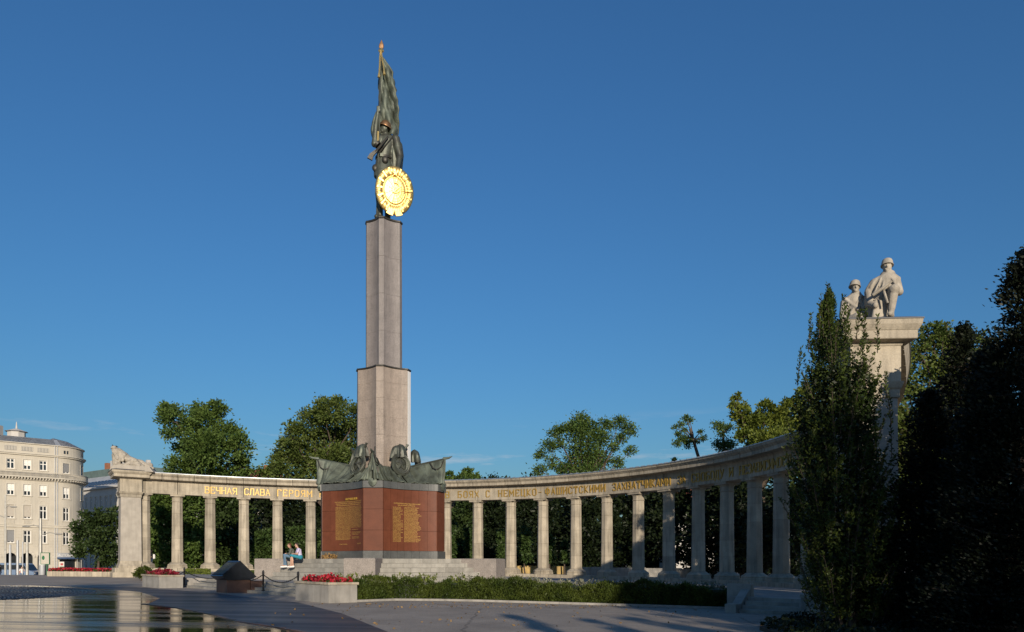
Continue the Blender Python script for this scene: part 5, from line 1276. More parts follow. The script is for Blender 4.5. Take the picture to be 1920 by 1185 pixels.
# dense planting seen between the columns
def backs():
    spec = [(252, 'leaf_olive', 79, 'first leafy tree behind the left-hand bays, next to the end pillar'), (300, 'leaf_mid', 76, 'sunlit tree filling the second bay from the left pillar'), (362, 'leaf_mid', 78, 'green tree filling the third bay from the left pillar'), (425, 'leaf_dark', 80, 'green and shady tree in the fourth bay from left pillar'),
            (490, 'leaf_deep_shade', 84, 'very dark tree in the fifth bay from left pillar'), (550, 'leaf_deep_shade', 84, 'very dark tree behind the seated couple'), (620, 'leaf_deep_shade', 84, 'dark tree hidden mostly by the monument base'), (700, 'leaf_deep_shade', 86, 'dark tree straight behind the monument'), (790, 'leaf_deep_shade', 86, 'dark tree behind right edge of the monument'),
            (868, 'leaf_dark', 84, 'dark tree in the first open bay right of the monument'), (930, 'leaf_deep_shade', 85, 'shade-dark tree in the second bay right of monument'), (990, 'leaf_deep_shade', 84, 'shade-dark tree in the third bay right of monument'), (1045, 'leaf_deep_shade', 86, 'shade-dark tree in the fourth bay right of monument'),
            (1110, 'leaf_deep_shade', 82, 'shadowy tree in the fifth bay right of monument'), (1170, 'leaf_deep_shade', 80, 'shadowy tree in the sixth bay right of monument'), (1228, 'leaf_deep_shade', 78, 'shadowy tree in the seventh bay right of monument'), (1285, 'leaf_deep_shade', 74, 'shadowy tree below the leaning trunk'), (1340, 'leaf_deep_shade', 70, 'shadowy tree behind a dim bay near the yellow-green tree'), (1392, 'leaf_deep_shade', 66, 'shadowy tree behind the last visible bays'), (1450, 'leaf_deep_shade', 62, 'shadowy tree behind the bay next to the big bush'), (1530, 'leaf_deep_shade', 58, 'shadowy tree hidden behind the big bush')]
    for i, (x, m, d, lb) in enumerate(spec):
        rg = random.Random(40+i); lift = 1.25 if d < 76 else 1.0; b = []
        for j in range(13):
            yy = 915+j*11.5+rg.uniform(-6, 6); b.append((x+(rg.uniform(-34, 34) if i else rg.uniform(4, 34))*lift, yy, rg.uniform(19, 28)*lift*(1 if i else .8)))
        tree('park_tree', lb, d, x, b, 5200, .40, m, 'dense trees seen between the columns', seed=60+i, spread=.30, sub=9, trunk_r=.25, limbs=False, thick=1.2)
backs()
def hedge_px(name, label, d, blobs, n, leaf, m, group=None, seed=1):
    return tree(name, label, d, blobs[0][0], blobs, n, leaf, m, group, seed=seed, trunk_r=.08, limbs=False, spread=.3, cat='shrub', sub=12)
hedge_px('clipped_shrub', 'ivy-green clipped shrub beside the fifth column, left of seated couple', 70, [(500, 1012, 17), (498, 1035, 18), (512, 1000, 10), (485, 1030, 12)], 2600, .26, 'leaf_ivy', 'shrubs behind the colonnade', 90)
hedge_px('clipped_shrub', 'ivy-green shrub behind the seated couple', 70, [(548, 1008, 18), (565, 1000, 12), (545, 1035, 20), (570, 1030, 18), (598, 1010, 14), (602, 1035, 14)], 3600, .26, 'leaf_ivy', 'shrubs behind the colonnade', 91)
for i, (x, w, y0, lb) in enumerate(((848, 7, 985, 'narrow ivy column in the first bay right of monument'), (878, 7, 995, 'second narrow ivy column right of monument'), (940, 8, 1000, 'ivy column left of the ochre wall'), (985, 11, 1000, 'bushy ivy hanging over the ochre wall'), (1030, 7, 1010, 'ivy strand right of the ochre wall'), (1058, 6, 1020, 'thin ivy strand in front of grey wall'))):
    hedge_px('ivy_shrub', lb, 71, [(x+rnd.uniform(-2, 2), y, w) for y in range(y0, 1052, 9)], 1500, .24, 'leaf_ivy', 'ivy growing behind the colonnade', 100+i)
tree('round_shrub', 'big rounded dark green shrub left of the end pillar', 74, 185,
     [(178, 968, 18), (198, 960, 15), (160, 990, 18), (190, 990, 24), (170, 1015, 22), (205, 1015, 24), (155, 1035, 14), (185, 1040, 22), (210, 1040, 20), (214, 965, 14), (216, 990, 14)], 9000, .28, 'leaf_dark', None, seed=20, spread=.25, trunk_r=.12, limbs=False, cat='shrub')

def far_wood():
    rg = np.random.default_rng(8); n = 26000; x = 262+1420*rg.random(n); d = 104+26*rg.random(n); X = (x-960)*d/F
    ytop = 912+9*np.sin(x*.031)+7*np.sin(x*.083+1); y = ytop+(1075-ytop)*rg.random(n); Z = EYE+(HZ-y)*d/F
    keep = ~((x > 262) & (x < 335) & (y < 985) & (rg.random(n) < .6))
    P = np.stack([X, d, Z], 1)[keep]
    o = link('far_wood', quadmesh('far_wood', leafquads(P, 1.1, .7, rg=rg)), 'leaf_deep_shade'); o['kind'] = 'stuff'; tag(o, 'dark mass of park trees far behind the colonnade', 'trees')
    m = MB(); m.add([(x_, y_, G(x_, 70)+.03+.0*y_) for x_, y_ in ((-40, 69.5), (30, 69.5), (70, 140), (-66, 140))], [(0, 1, 2, 3)])
    xs = np.linspace(-38, 40, 14); ys = np.linspace(69.5, 150, 6); m = MB(); m.grid([[(float(a), float(b), G(float(a), 0)+.05) for b in ys] for a in xs][::-1]); struct('lawn', m, 'lawn')
far_wood()
# clipped hedge along the terrace
def hedge():
    t = thing('hedge', 'long low clipped green hedge along the kerb in front of terrace', 'hedge', (0, 0, 0)); P = []; D = []
    pts = [Vector((x, y, 0)) for x, y in HEDGE]; seg = [(a, b) for a, b in zip(pts, pts[1:])]; L = [(b-a).length for a, b in seg]; tot = sum(L)
    N_ = 52000; rg = np.random.default_rng(5)
    nb = MB(); rows = []
    for (a, b), l in zip(seg, L):
        e = (b-a).normalized(); n_ = Vector((-e.y, e.x, 0)); m = int(N_*l/tot)
        u = rg.random(m)*1.10-.05
        face = rg.random(m) < .62
        s0 = np.array(a)[None, :]+np.outer(u, np.array(b-a)); wx = s0[:, 0]*1.3+s0[:, 1]
        top = .80+.11*np.sin(wx*1.1)+.07*np.sin(wx*3.7+1)+.05*np.sin(wx*8.3)
        dep = np.where(face, .10+.10*rg.random(m)+.07*np.sin(wx*2.3), .15+1.35*rg.random(m)); z = np.where(face, rg.random(m)**.85*top, top-.10*rg.random(m)+.04*rg.normal(size=m)+.16*(rg.random(m) < .05)*rg.random(m))
        dep = dep+np.where(face, .18*(z/top)**3, 0)
        p = s0+np.outer(dep, np.array(n_)); p[:, 2] = -SL*p[:, 0]+.02+z; P.append(p)
        dd = np.where(face[:, None], -np.array(n_)[None, :]*.5+np.array([0, 0, .9]), np.array([0, 0, 1.])[None, :]); D.append(dd)
        for q in (a, b): pass
    P = np.concatenate(P); D = np.concatenate(D)
    link('leaves', quadmesh('leaves', leafquads(P, .085, .42, .0, dirs=D, rg=rg)), 'leaf_hedge', t)
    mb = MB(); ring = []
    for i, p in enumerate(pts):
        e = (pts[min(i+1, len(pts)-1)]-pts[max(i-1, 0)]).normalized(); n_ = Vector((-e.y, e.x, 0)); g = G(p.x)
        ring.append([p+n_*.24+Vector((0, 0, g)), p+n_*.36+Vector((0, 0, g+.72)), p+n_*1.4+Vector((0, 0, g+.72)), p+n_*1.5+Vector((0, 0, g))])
    mb.loft(ring); part('inner_growth', mb, 'leaf_deep_shade', t)
    k = thing('kerb', 'low stone kerb along the foot of the hedge', 'kerb')
    for (a, b) in seg:
        e = (b-a).normalized(); n_ = Vector((-e.y, e.x, 0)); cnt = max(1, int((b-a).length/1.0))
        for j in range(cnt):
            p, q = a.lerp(b, j/cnt)+e*.004, a.lerp(b, (j+1)/cnt)-e*.004; m = MB(); vs = [p-n_*.06, q-n_*.06, q+n_*.06, p+n_*.06]
            m.add([(v.x, v.y, G(v.x)-.05) for v in vs]+[(v.x, v.y, G(v.x)+.085) for v in vs], [(0, 3, 2, 1), (4, 5, 6, 7), (0, 1, 5, 4), (1, 2, 6, 5), (2, 3, 7, 6), (3, 0, 4, 7)]); part('kerb_stone', m, 'concrete', k)
    for lb, s0, s1, m, hh, n, lf, off in (('pale silvery foliage plants behind the hedge in the middle', 4.4, 7.8, 'leaf_silver', .42, 2600, .13, 2.1), ('shaded silvery plants behind the dark part of the hedge', 7.8, 16.2, 'leaf_silver', .40, 4200, .13, 1.9), ('fresh green tufts growing behind the sunlit hedge', .4, 5.0, 'leaf_lime', .50, 1700, .15, 1.8)):
        Q = []; DD = []
        for i in range(n//26):
            f = rnd.uniform(s0, s1); acc = 0
            for (a, b), l in zip(seg, L):
                if acc+l >= f or (a, b) == seg[-1]:
                    e = (b-a).normalized(); n_ = Vector((-e.y, e.x, 0)); p = a+e*(f-acc)+n_*(off+rnd.uniform(-.35, .5)); break
                acc += l
            h = hh*rnd.uniform(.5, 1.25); lean = Vector((rnd.uniform(-.3, .3), rnd.uniform(-.3, .3), 1))
            for q in range(26):
                v = rnd.random(); Q.append((p.x+lean.x*v*h+rnd.gauss(0, .05), p.y+lean.y*v*h+rnd.gauss(0, .05), G(p.x)+TZ+v*h)); DD.append((rnd.uniform(-1, 1), rnd.uniform(-1, 1), 1.0))
        o = link('border_plants', quadmesh('border_plants', leafquads(np.array(Q), lf, .32, .0, dirs=np.array(DD))), m); o['kind'] = 'stuff'; tag(o, lb, 'plants')
hedge()
def border_left():
    """low flowers in front of the left bays"""
    for lb, x0, x1, m, hh, n in (('low yellow-green border flowers before the left columns', 345, 395, 'leaf_lime', .35, 1500), ('low mixed border flowers left of platform corner block', 440, 488, 'leaf_olive', .30, 1400)):
        Q = []
        for i in range(n):
            x = rnd.uniform(x0, x1); d = rnd.uniform(51, 56); X = PX(x, d); Q.append((X, d, G(X)+TZ+hh*rnd.random()))
        o = link('border_plants', quadmesh('border_plants', leafquads(np.array(Q), .13, .5)), m); o['kind'] = 'stuff'; tag(o, lb, 'plants')
    tree('low_shrub', 'small round green shrub beside the left flower planter', 52, 266, [(262, 1074, 9), (272, 1072, 9), (256, 1078, 6)], 1600, .12, 'leaf_hedge', None, seed=33, spread=.3, trunk_r=.04, limbs=False, cat='shrub')
border_left()

# big bush and dark conifers at the right
def big_bush():
    d = 18.4; x0 = PX(1590, d); z0 = .22+G(x0); t = thing('big_bush', 'tall upright leafy bush in front of the right pier', 'bush', (x0, d, z0)); rg = np.random.default_rng(77)
    # outline: (y, left, right) in photo pixels
    out = [(533, 1552, 1558), (560, 1543, 1563), (590, 1528, 1580), (620, 1516, 1618), (660, 1503, 1640), (700, 1494, 1648), (740, 1482, 1655), (800, 1472, 1664), (860, 1466, 1674), (920, 1466, 1682), (980, 1470, 1688), (1040, 1488, 1686), (1090, 1505, 1680), (1130, 1530, 1660), (1150, 1560, 1630)]
    ys = np.array([o[0] for o in out], float); ls = np.array([o[1] for o in out], float); rs = np.array([o[2] for o in out], float)
    P = []; D = []; stems = MB(); cen = []
    def lim(y): return np.interp(y, ys, ls), np.interp(y, ys, rs)
    K = F/d
    for i in range(780):
        # upright twigs, tip inside the outline
        y = 537+(1120-537)*rg.random()**.8; l, r = lim(y); c = (l+r)/2; w = (r-l)/2
        a = rg.random()*2*pi; rr = w*math.sqrt(.2+.8*rg.random()); x = c+rr*cos(a); dep = rr/K*sin(a)
        L = rg.uniform(.5, 1.1); tip = Vector((PX(x, d)-x0, dep, PZ(y, d)-z0)); dr = Vector(((x-c)/K*.35, dep*.35, L*1.2)).normalized(); p0 = tip-dr*L
        if p0.z < .1: p0.z = .1
        n = int(L*62)
        for q in range(n):
            v = rg.random(); pp = p0.lerp(tip, v); aa = rg.random()*2*pi; od = Vector((cos(aa), sin(aa), .75)); P.append(pp+od*rg.uniform(.02, .12)*(1.15-v*.8)); D.append(od)
        if i % 3 == 0: stems.tube([p0, p0.lerp(tip, .6), tip], [.014, .009, .003], 4)
    for x, y0, y1 in ((1555, 600, 526), (1546, 610, 552), (1570, 620, 566), (1527, 640, 578), (1536, 630, 562), (1622, 660, 572), (1634, 668, 600), (1600, 640, 590), (1660, 800, 700), (1668, 860, 735), (1516, 660, 596), (1500, 720, 650), (1612, 650, 584), (1585, 640, 575)):
        p0, p1 = Vector((PX(x, d)-x0, rg.uniform(-.4, .2), PZ(y0, d)-z0)), Vector((PX(x+rg.uniform(-4, 4), d)-x0, rg.uniform(-.4, .2), PZ(y1, d)-z0)); stems.tube([p0, p1], [.012, .004], 4)
        for q in range(70):
            v = rg.random(); aa = rg.random()*2*pi; od = Vector((cos(aa), sin(aa), 1.1)); P.append(p0.lerp(p1, v)+od*rg.uniform(.01, .06)); D.append(od)
    link('leaves', quadmesh('leaves', leafquads(np.array(P), .082, .45, .0, dirs=np.array(D), rg=rg)), 'leaf_bush', t)
    for i in range(7):
        a = i*.9; limb(stems, (.18*cos(a), .18*sin(a), -.1), (.6*cos(a), .6*sin(a), 3.2+rg.random()), .05, .02, .05)
    part('stems', stems, 'bark', t)
    # inner leaves, coloured near-black for the shade inside the bush
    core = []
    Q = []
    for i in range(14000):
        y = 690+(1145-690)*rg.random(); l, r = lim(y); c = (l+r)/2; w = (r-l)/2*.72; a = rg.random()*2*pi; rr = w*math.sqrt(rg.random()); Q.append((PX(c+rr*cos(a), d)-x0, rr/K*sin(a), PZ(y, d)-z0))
    link('inner_leaves', quadmesh('inner_leaves', leafquads(np.array(Q), .10, .6, rg=rg)), 'leaf_deep_shade', t)
big_bush()
def conifer(name, label, d, xc, ytop, ybot, wpx, n, m='needle', seed=1, leaf=.09, gz=.2, group='dark conifers at the right edge', cat='conifer'):
    rg = np.random.default_rng(seed); K = F/d; x0 = PX(xc, d); t = thing(name, label, cat, (x0, d, gz+G(x0)), 0, group); z0 = gz+G(x0)
    H = PZ(ytop, d)-z0; zb = max(.1, PZ(ybot, d)-z0); Wd = wpx/K
    P = []; D = []; mb = MB(); nb = 90
    limb(mb, (0, 0, -.1), (0, 0, H*.97), .22, .03, .01, 6, 8); part('trunk', mb, 'bark', t, True)
    br = MB()
    for i in range(nb):
        v = (i+.5)/nb; z = zb+(H-zb)*v; L = Wd*(1-v)**.75*rg.uniform(.6, 1.12)+.15; a = i*2.4+rg.random(); e = Vector((cos(a)*L, sin(a)*L, z+L*rg.uniform(.05, .35)-.02)); s = Vector((0, 0, z))
        br.tube([s, s.lerp(e, .5)+Vector((0, 0, -.05*L)), e], [.035, .02, .006], 4)
        k = int(n/nb*(.3+1.4*(1-v)))
        for q in range(k):
            u = rg.random()**.6; p = s.lerp(e, u)+Vector(rg.normal(size=3))*(.05+.16*L*(1-u*.4)); P.append(p); D.append((cos(a), sin(a), .55))
    for q in range(int(n*.06)): P.append(Vector((rg.normal()*.06, rg.normal()*.06, H*(.93+.07*rg.random())))); D.append((0, 0, 1))
    part('branches', br, 'bark', t); link('foliage', quadmesh('foliage', leafquads(np.array(P), leaf, .5, .0, dirs=np.array(D), rg=rg)), m, t)
    return t
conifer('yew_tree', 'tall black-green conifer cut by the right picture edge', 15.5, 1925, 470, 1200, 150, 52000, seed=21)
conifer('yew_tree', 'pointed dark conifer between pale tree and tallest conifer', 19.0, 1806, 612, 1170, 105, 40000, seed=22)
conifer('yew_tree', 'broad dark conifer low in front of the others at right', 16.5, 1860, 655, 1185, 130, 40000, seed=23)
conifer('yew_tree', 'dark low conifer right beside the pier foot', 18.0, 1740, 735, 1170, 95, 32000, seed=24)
tree('pale_tree', 'softly lit broad green tree behind the right pier', 33, 1760,
     [(1740, 632, 22), (1765, 628, 22), (1715, 655, 24), (1790, 650, 26), (1825, 655, 24), (1760, 670, 36), (1710, 700, 34), (1800, 700, 40), (1750, 730, 45), (1830, 740, 40), (1720, 790, 45), (1780, 800, 50), (1840, 830, 50), (1740, 870, 50), (1800, 900, 55), (1590, 690, 28), (1622, 655, 26), (1600, 730, 38), (1655, 640, 24), (1665, 690, 40), (1640, 760, 48), (1585, 790, 40), (1690, 820, 50), (1600, 860, 50), (1650, 910, 50), (1580, 930, 42), (1620, 980, 45), (1690, 950, 50), (1590, 1020, 40)], 46000, .17, 'leaf_olive', None, seed=25, spread=.26, sub=14, trunk_r=.2)
# trees that stand behind and to the right of the viewer and shade the square
def shade_tree(x, y, H, rad, n, label, low=.35, seed=1, leaf=.42, shape=1.0):
    rg = np.random.default_rng(seed); t = thing('plane_tree', label, 'tree', (x, y, G(x)), 0, 'trees around the viewer that shade the square'); bl = []
    for i in range(22):
        v = rg.random(); z = H*(low+(1-low)*v)-rad*.25; rr = rad*math.sqrt(max(.05, 1-(2*v-1)**2*.85))*shape; a = rg.random()*2*pi; q = rr*.62*math.sqrt(rg.random()); bl.append((Vector((q*cos(a), q*sin(a), z)), rad*.36))
    P, D, C = sample_crown(bl, n, 8, .34, rg); P[:, 2] = np.minimum(P[:, 2], H)
    link('crown', quadmesh('crown', leafquads(P, leaf, .65, rg=rg)), 'leaf_mid', t); mb = MB(); limb(mb, (0, 0, -.2), (0, 0, H*.6), .4, .25, .03, 4, 8); part('trunk', mb, 'bark', t, True)
SD = Vector((-sin(R(SUN_AZ)), cos(R(SUN_AZ)), 0)); PD = Vector((cos(R(SUN_AZ)), sin(R(SUN_AZ)), 0))
def sp(p, s): v = PD*p+SD*s; return v.x, v.y
# ------------------------------------------------------------------ shade trees
TE = math.tan(R(SUN_EL))
for i, (p_, s_, tip_, r_) in enumerate(((-37, -18, 47, 4.8), (-29, -18, 49, 4.8), (-21, -18, 47.5, 4.8), (-13.4, -18, 48.5, 4.6), (-5.0, -18, 45, 4.6))):
    x, y = sp(p_, s_); shade_tree(x, y, (tip_-s_)*TE, r_, 5600, 'plane tree %s behind the viewer' % ('farthest left', 'second from left', 'in the middle', 'fourth from left', 'nearest')[i], .28, 200+i)
# (across, along, shaded height at distance, crown radius)
for i, (p_, s_, z_, at_, r_, lb, lo) in enumerate(((12.9, -12, 5.8, 16, 3.5, 'round tree right of the viewer', .2), (17.0, -12, 6.9, 19.4, 2.6, 'taller round tree right of the viewer', .25), (19.4, -14, 1.8, 57, 1.7, 'slim tree at far right of the viewer', .25), (33.5, 5, 10.5, 50, 5.4, 'tall tree standing beyond the right picture edge', .25), (43, 8, 9, 45, 5.5, 'second tall tree beyond the right picture edge', .25), (5.0, -12, 0, 23, .7, 'thin pointed tree nearest on the right', .0), (6.9, -12, 0, 24, .75, 'second thin pointed tree on the right', .0), (8.7, -12, 0, 27, .9, 'third thin pointed tree on the right', .0), (11.6, -13, 0, 25.5, 4.6, 'low spreading tree right of the viewer', .1))):
    x, y = sp(p_, s_); shade_tree(x, y, z_+(at_-s_)*TE, r_, int(900+900*r_), lb, lo, 230+i, .42 if r_ > 1.2 else .3)

# ------------------------------------------------------------------ wall, houses behind
def low_wall():
    t = thing('garden_wall', 'weathered ochre garden wall behind right-hand columns', 'wall'); y = 72.
    xs = np.linspace(PX(872, y), PX(1380, y), 16)
    for i, (a, b) in enumerate(zip(xs, xs[1:])):
        m = MB(); m.box(a+.005, b-.005, y, y+.35, -1.2, 1.35+G(a)+.04*(i % 2)+.6*0); part('wall_panel', m, 'ochre_wall' if i < 6 else 'concrete', t)
    m = MB()
low_wall()
def tile_house(name, label, d, x0, x1, yr0, yr1, ye, walls='plaster_white', n=3):
    """small house: photo columns x0..x1, ridge row yr0, eaves row ye"""
    X0, X1 = PX(x0, d), PX(x1, d); ze, zr = PZ(ye, d), PZ(yr0, d); t = thing(name, label, 'house', ((X0+X1)/2, d+4, 0)); cx, cy = (X0+X1)/2, d+4
    m = MB(); m.box(X0-cx+.3, X1-cx-.3, -3.6, 4, -1, ze); part('wall', m, walls, t)
    m = MB(); w = (X1-X0)/2; m.add([(-w, -4.1, ze-.1), (w, -4.1, ze-.1), (w*.75, 0, zr), (-w*.75, 0, zr), (w, 4.3, ze-.1), (-w, 4.3, ze-.1)], [(0, 1, 2, 3), (4, 5, 3, 2), (1, 4, 2), (5, 0, 3), (0, 5, 4, 1)]); r = part('roof', m, 'roof_tile', t)
    m = MB(); m.box(w*.3, w*.3+.6, -.8, -.1, zr-1, zr+.6); part('chimney', m, 'brick', r)
    for k in range(n):
        for z in (ze-1.9, ze-4.7):
            u = (-w+.3)+(2*w-.6)*(k+.5)/n; m = MB(); m.box(u-.5, u+.5, -3.64, -3.55, z-.75, z+.75); wv = part('window', m, 'white_paint', t); m = MB(); m.box(u-.42, u+.42, -3.66, -3.6, z-.67, z+.67); part('pane', m, 'glass', wv)
tile_house('tiled_house', 'house with red tiled roof peeping between the two left trees', 112, 425, 512, 874, 880, 893)
tile_house('tiled_house', 'house with red tiled roof seen through right-hand columns', 96, 1255, 1345, 906, 906, 936, 'plaster_white')

# ------------------------------------------------------------------ corner building at the left
class Facade:
    """plan curve: straight, rounded corner, straight"""
    def __init__(s, B, e, r, turn):
        s.B = Vector(B); s.e = Vector(e).normalized(); s.n = Vector((s.e.y, -s.e.x, 0)); s.r = r; s.turn = turn; s.c = s.B-s.n*r
    def __call__(s, u, dep, z):
        if u <= 0: p = s.B+s.e*u+s.n*dep
        else:
            ph = min(u/s.r, s.turn) if s.r else s.turn; c, q = cos(ph), sin(ph); n = Vector((s.n.x*c-s.n.y*q, s.n.x*q+s.n.y*c, 0)); e = Vector((-n.y, n.x, 0))
            p = s.c+n*(s.r+dep)+e*max(0, u-s.r*s.turn)
        return Vector((p.x, p.y, z))
def cuts(a, b, step):
    n = max(1, int(math.ceil((b-a)/step))); return [a+(b-a)*i/n for i in range(n+1)]
def band(Fc, u0, u1, d0, d1, z0, z1, step=.7):
    mb = MB(); mb.loft([[Fc(u, d0, z0), Fc(u, d1, z0), Fc(u, d1, z1), Fc(u, d0, z1)] for u in cuts(u0, u1, step)][::-1]); return mb
def wall_with_holes(Fc, u0, u1, z0, z1, holes, arcstep=.5, depth=.28):
    us = sorted(set([u0, u1]+[h[0] for h in holes]+[h[1] for h in holes]+[u for u in cuts(0, max(u1, .01), arcstep) if u0 < u < u1])); zs = sorted(set([z0, z1]+[h[2] for h in holes]+[h[3] for h in holes])); mb = MB()
    for a, b in zip(us, us[1:]):
        for c, d in zip(zs, zs[1:]):
            um, zm = (a+b)/2, (c+d)/2
            if any(h[0] < um < h[1] and h[2] < zm < h[3] for h in holes): continue
            mb.add([Fc(a, 0, c), Fc(b, 0, c), Fc(b, 0, d), Fc(a, 0, d)], [(0, 1, 2, 3)])
    for h in holes:
        q = [(h[0], h[2]), (h[1], h[2]), (h[1], h[3]), (h[0], h[3])]
        for (a, b), (c, d) in zip(q, q[1:]+q[:1]): mb.add([Fc(a, 0, b), Fc(c, 0, d), Fc(c, -depth, d), Fc(a, -depth, b)], [(3, 2, 1, 0)])
    return mb
def fbox(Fc, u0, u1, d0, d1, z0, z1): return MB().box(u0, u1, -d1, -d0, z0, z1, lambda x, y, z: Fc(x, -y, z))
def window(Fc, t, h, kind=0, surround=True):
    u0, u1, z0, z1 = h; fr = MB(); w = .10
    for a, b, c, d in ((u0, u0+w, z0, z1), (u1-w, u1, z0, z1), (u0+w, u1-w, z0, z0+w), (u0+w, u1-w, z1-w, z1), ((u0+u1)/2-.07, (u0+u1)/2+.07, z0+w, z1-w), (u0+w, (u0+u1)/2-.07, z0+(z1-z0)*.60, z0+(z1-z0)*.60+.12), ((u0+u1)/2+.07, u1-w, z0+(z1-z0)*.60, z0+(z1-z0)*.60+.12)): fr.box(a, b, .12, .20, c, d, lambda x, y, z: Fc(x, -y, z))
    o = part('window', fr, 'white_paint', t); part('pane', fbox(Fc, u0, u1, -.27, -.18, z0, z1), 'glass', o)
    if kind == 1: part('shutter', fbox(Fc, u0+.03, u1-.03, -.115, -.08, z0+.28, z1), 'shutter', o)
    if kind == 2: part('shutter', fbox(Fc, u0+.03, u1-.03, -.115, -.08, z0+.22, z1), 'shutter_grey', o)
    if kind == 3: part('blind', fbox(Fc, u0+.08, u1-.08, -.178, -.165, z0+(z1-z0)*.4, z1), 'white_paint', o)
    if surround:
        m = MB(); k = .16
        for a, b, c, d in ((u0-k, u0-.004, z0-.02, z1+.004), (u1+.004, u1+k, z0-.02, z1+.004), (u0-k, u1+k, z1+.006, z1+k)): m.box(a, b, -.05, -.002, c, d, lambda x, y, z: Fc(x, -y, z))
        part('surround', m, 'plaster_trim', o)
        part('sill', fbox(Fc, u0-.2, u1+.2, .002, .14, z0-.14, z0-.024), 'plaster_trim', o)
def corner_building():
    Fc = Facade((-74.9, 123, 0), (.77, .64, 0), 4.5, R(95)); UL, UR = -16.0, 4.5*R(95)+8; zg = -.6; ZT = 20.9
    t = thing('corner_building', 'cream five-storey corner building with rounded corner and arcade at left', 'building', (0, 0, 0))
    us = [-1.99, -4.19, -6.43, -8.7, -10.95, -13.2]; ut = [4.5*R(17), 4.5*R(62), 9.2, 11.6]
    rows = [(16.75, 18.35, .52), (12.55, 14.35, .50), (8.85, 11.0, .50), (4.9, 6.95, .50)]; holes = []; wins = []
    pat = {0: [0, 3, 0, 0, 1, 0], 1: [3, 3, 3, 0, 3, 0], 2: [0, 1, 1, 0, 1, 0], 3: [0, 0, 2, 0, 0, 0]}
    for r, (a, b, w) in enumerate(rows):
        for i, u in enumerate(us): h = (u-w, u+w, a, b); holes.append(h); wins.append((h, pat[r][i]))
        for i, u in enumerate(ut): h = (u-w, u+w, a-.2, b-.15); holes.append(h); wins.append((h, 2 if r == 0 and i == 0 else (3 if r == 1 else 0)))
    arches = [(u-.78, u+.78) for u in us]; zs_, za = 2.55, 2.55+.78
    for a, b in arches: holes.append((a, b, zg, za))
    holes.append((4.5*R(4), 4.5*R(40), zg, 2.35))
    small = [(4.5*R(12), 4.5*R(16.5), 19.75, 20.3), (4.5*R(18), 4.5*R(22.5), 19.75, 20.3), (4.5*R(60), 4.5*R(64.5), 19.75, 20.3), (4.5*R(66), 4.5*R(70.5), 19.75, 20.3)]; holes += small
    part('wall', wall_with_holes(Fc, UL, UR, zg, ZT, holes), 'plaster', t)
    for h, k in wins: window(Fc, t, h, k)
    for h in small:
        m = fbox(Fc, h[0], h[1], -.2, -.12, h[2], h[3]); part('pane', m, 'glass', t)
    for a, b in arches:
        c = (a+b)/2; m = MB(); arc = [(c+.78*cos(q), zs_+.78*sin(q)) for q in np.linspace(pi, 0, 15)]
        for (x0, z0), (x1, z1) in zip(arc, arc[1:]): m.add([Fc(x0, -.002, z0), Fc(x1, -.002, z1), Fc(x1, -.002, za), Fc(x0, -.002, za), Fc(x0, -.28, z0), Fc(x1, -.28, z1)], [(0, 1, 2, 3), (4, 5, 1, 0)])
        part('arch_head', m, 'plaster', t)
        for q0, q1 in zip(np.linspace(pi, 0, 8), np.linspace(pi, 0, 8)[1:]):
            m = MB(); e = .02; pts = [(c+r*cos(q), zs_+r*sin(q)) for r, q in ((.79, q0-e), (1.22, q0-e*.7), (1.22, q1+e*.7), (.79, q1+e))]
            m.add([Fc(x, .002, z) for x, z in pts]+[Fc(x, .05, z) for x, z in pts], [(4, 7, 6, 5)]+[(i, 4+i, 4+(i+1) % 4, (i+1) % 4) for i in range(4)]); part('arch_stone', m, 'plaster_trim', t)
        part('arcade_shade_panel', fbox(Fc, a-.1, b+.1, -1.6, -1.5, zg, za+.1), 'black_cloth', t)  # black panel stands in for the shade inside the arcade
        part('shop_window', fbox(Fc, a+.1, b-.1, -1.45, -1.4, zg+.5, 2.2), 'glass', t)
    for z in np.arange(.1, 7.3, .47):        # rusticated courses between the openings
        cs = sorted([(u-1.25, u+1.25) if z < 4.0 else (u-.72, u+.72) for u in us]); prev = UL
        for a, b in cs+[(-.05, 0)]:
            if a-prev > .15: part('ashlar_course', band(Fc, prev+.01, a-.01, .003, .045, z, z+.41, 3), 'plaster', t)
            prev = b
        if z > 3.2:
            prev = .05
            for u in ut[:2]+[4.5*R(95)]: 
                if u-.72-prev > .1: part('ashlar_course', band(Fc, prev, u-.72, .003, .045, z, z+.41, .5), 'plaster', t)
                prev = u+.72
    for z0, z1, d_ in ((7.45, 7.75, .22), (7.76, 7.86, .34), (15.05, 15.2, .25), (15.45, 15.62, .75), (19.05, 19.25, .25), (19.26, 19.4, .42), (ZT, ZT+.12, .22)): part('cornice_band', band(Fc, UL, UR, .002, d_, z0, z1), 'plaster_trim', t)
    m = MB()
    for u in np.arange(UL, 9, .42): m.box(u, u+.2, -.62, -.252, 15.2, 15.44, lambda x, y, z: Fc(x, -y, z))
    part('dentils', m, 'plaster_trim', t, kind='stuff')
    m = MB()
    for u in np.arange(UL, 9, .16): m.box(u, u+.05, -.68, -.63, 15.63, 16.35, lambda x, y, z: Fc(x, -y, z))
    part('balcony_balusters', m, 'plaster_trim', t, kind='stuff'); part('balcony_rail', band(Fc, UL, 9, .58, .73, 16.352, 16.46, .5), 'plaster_trim', t)
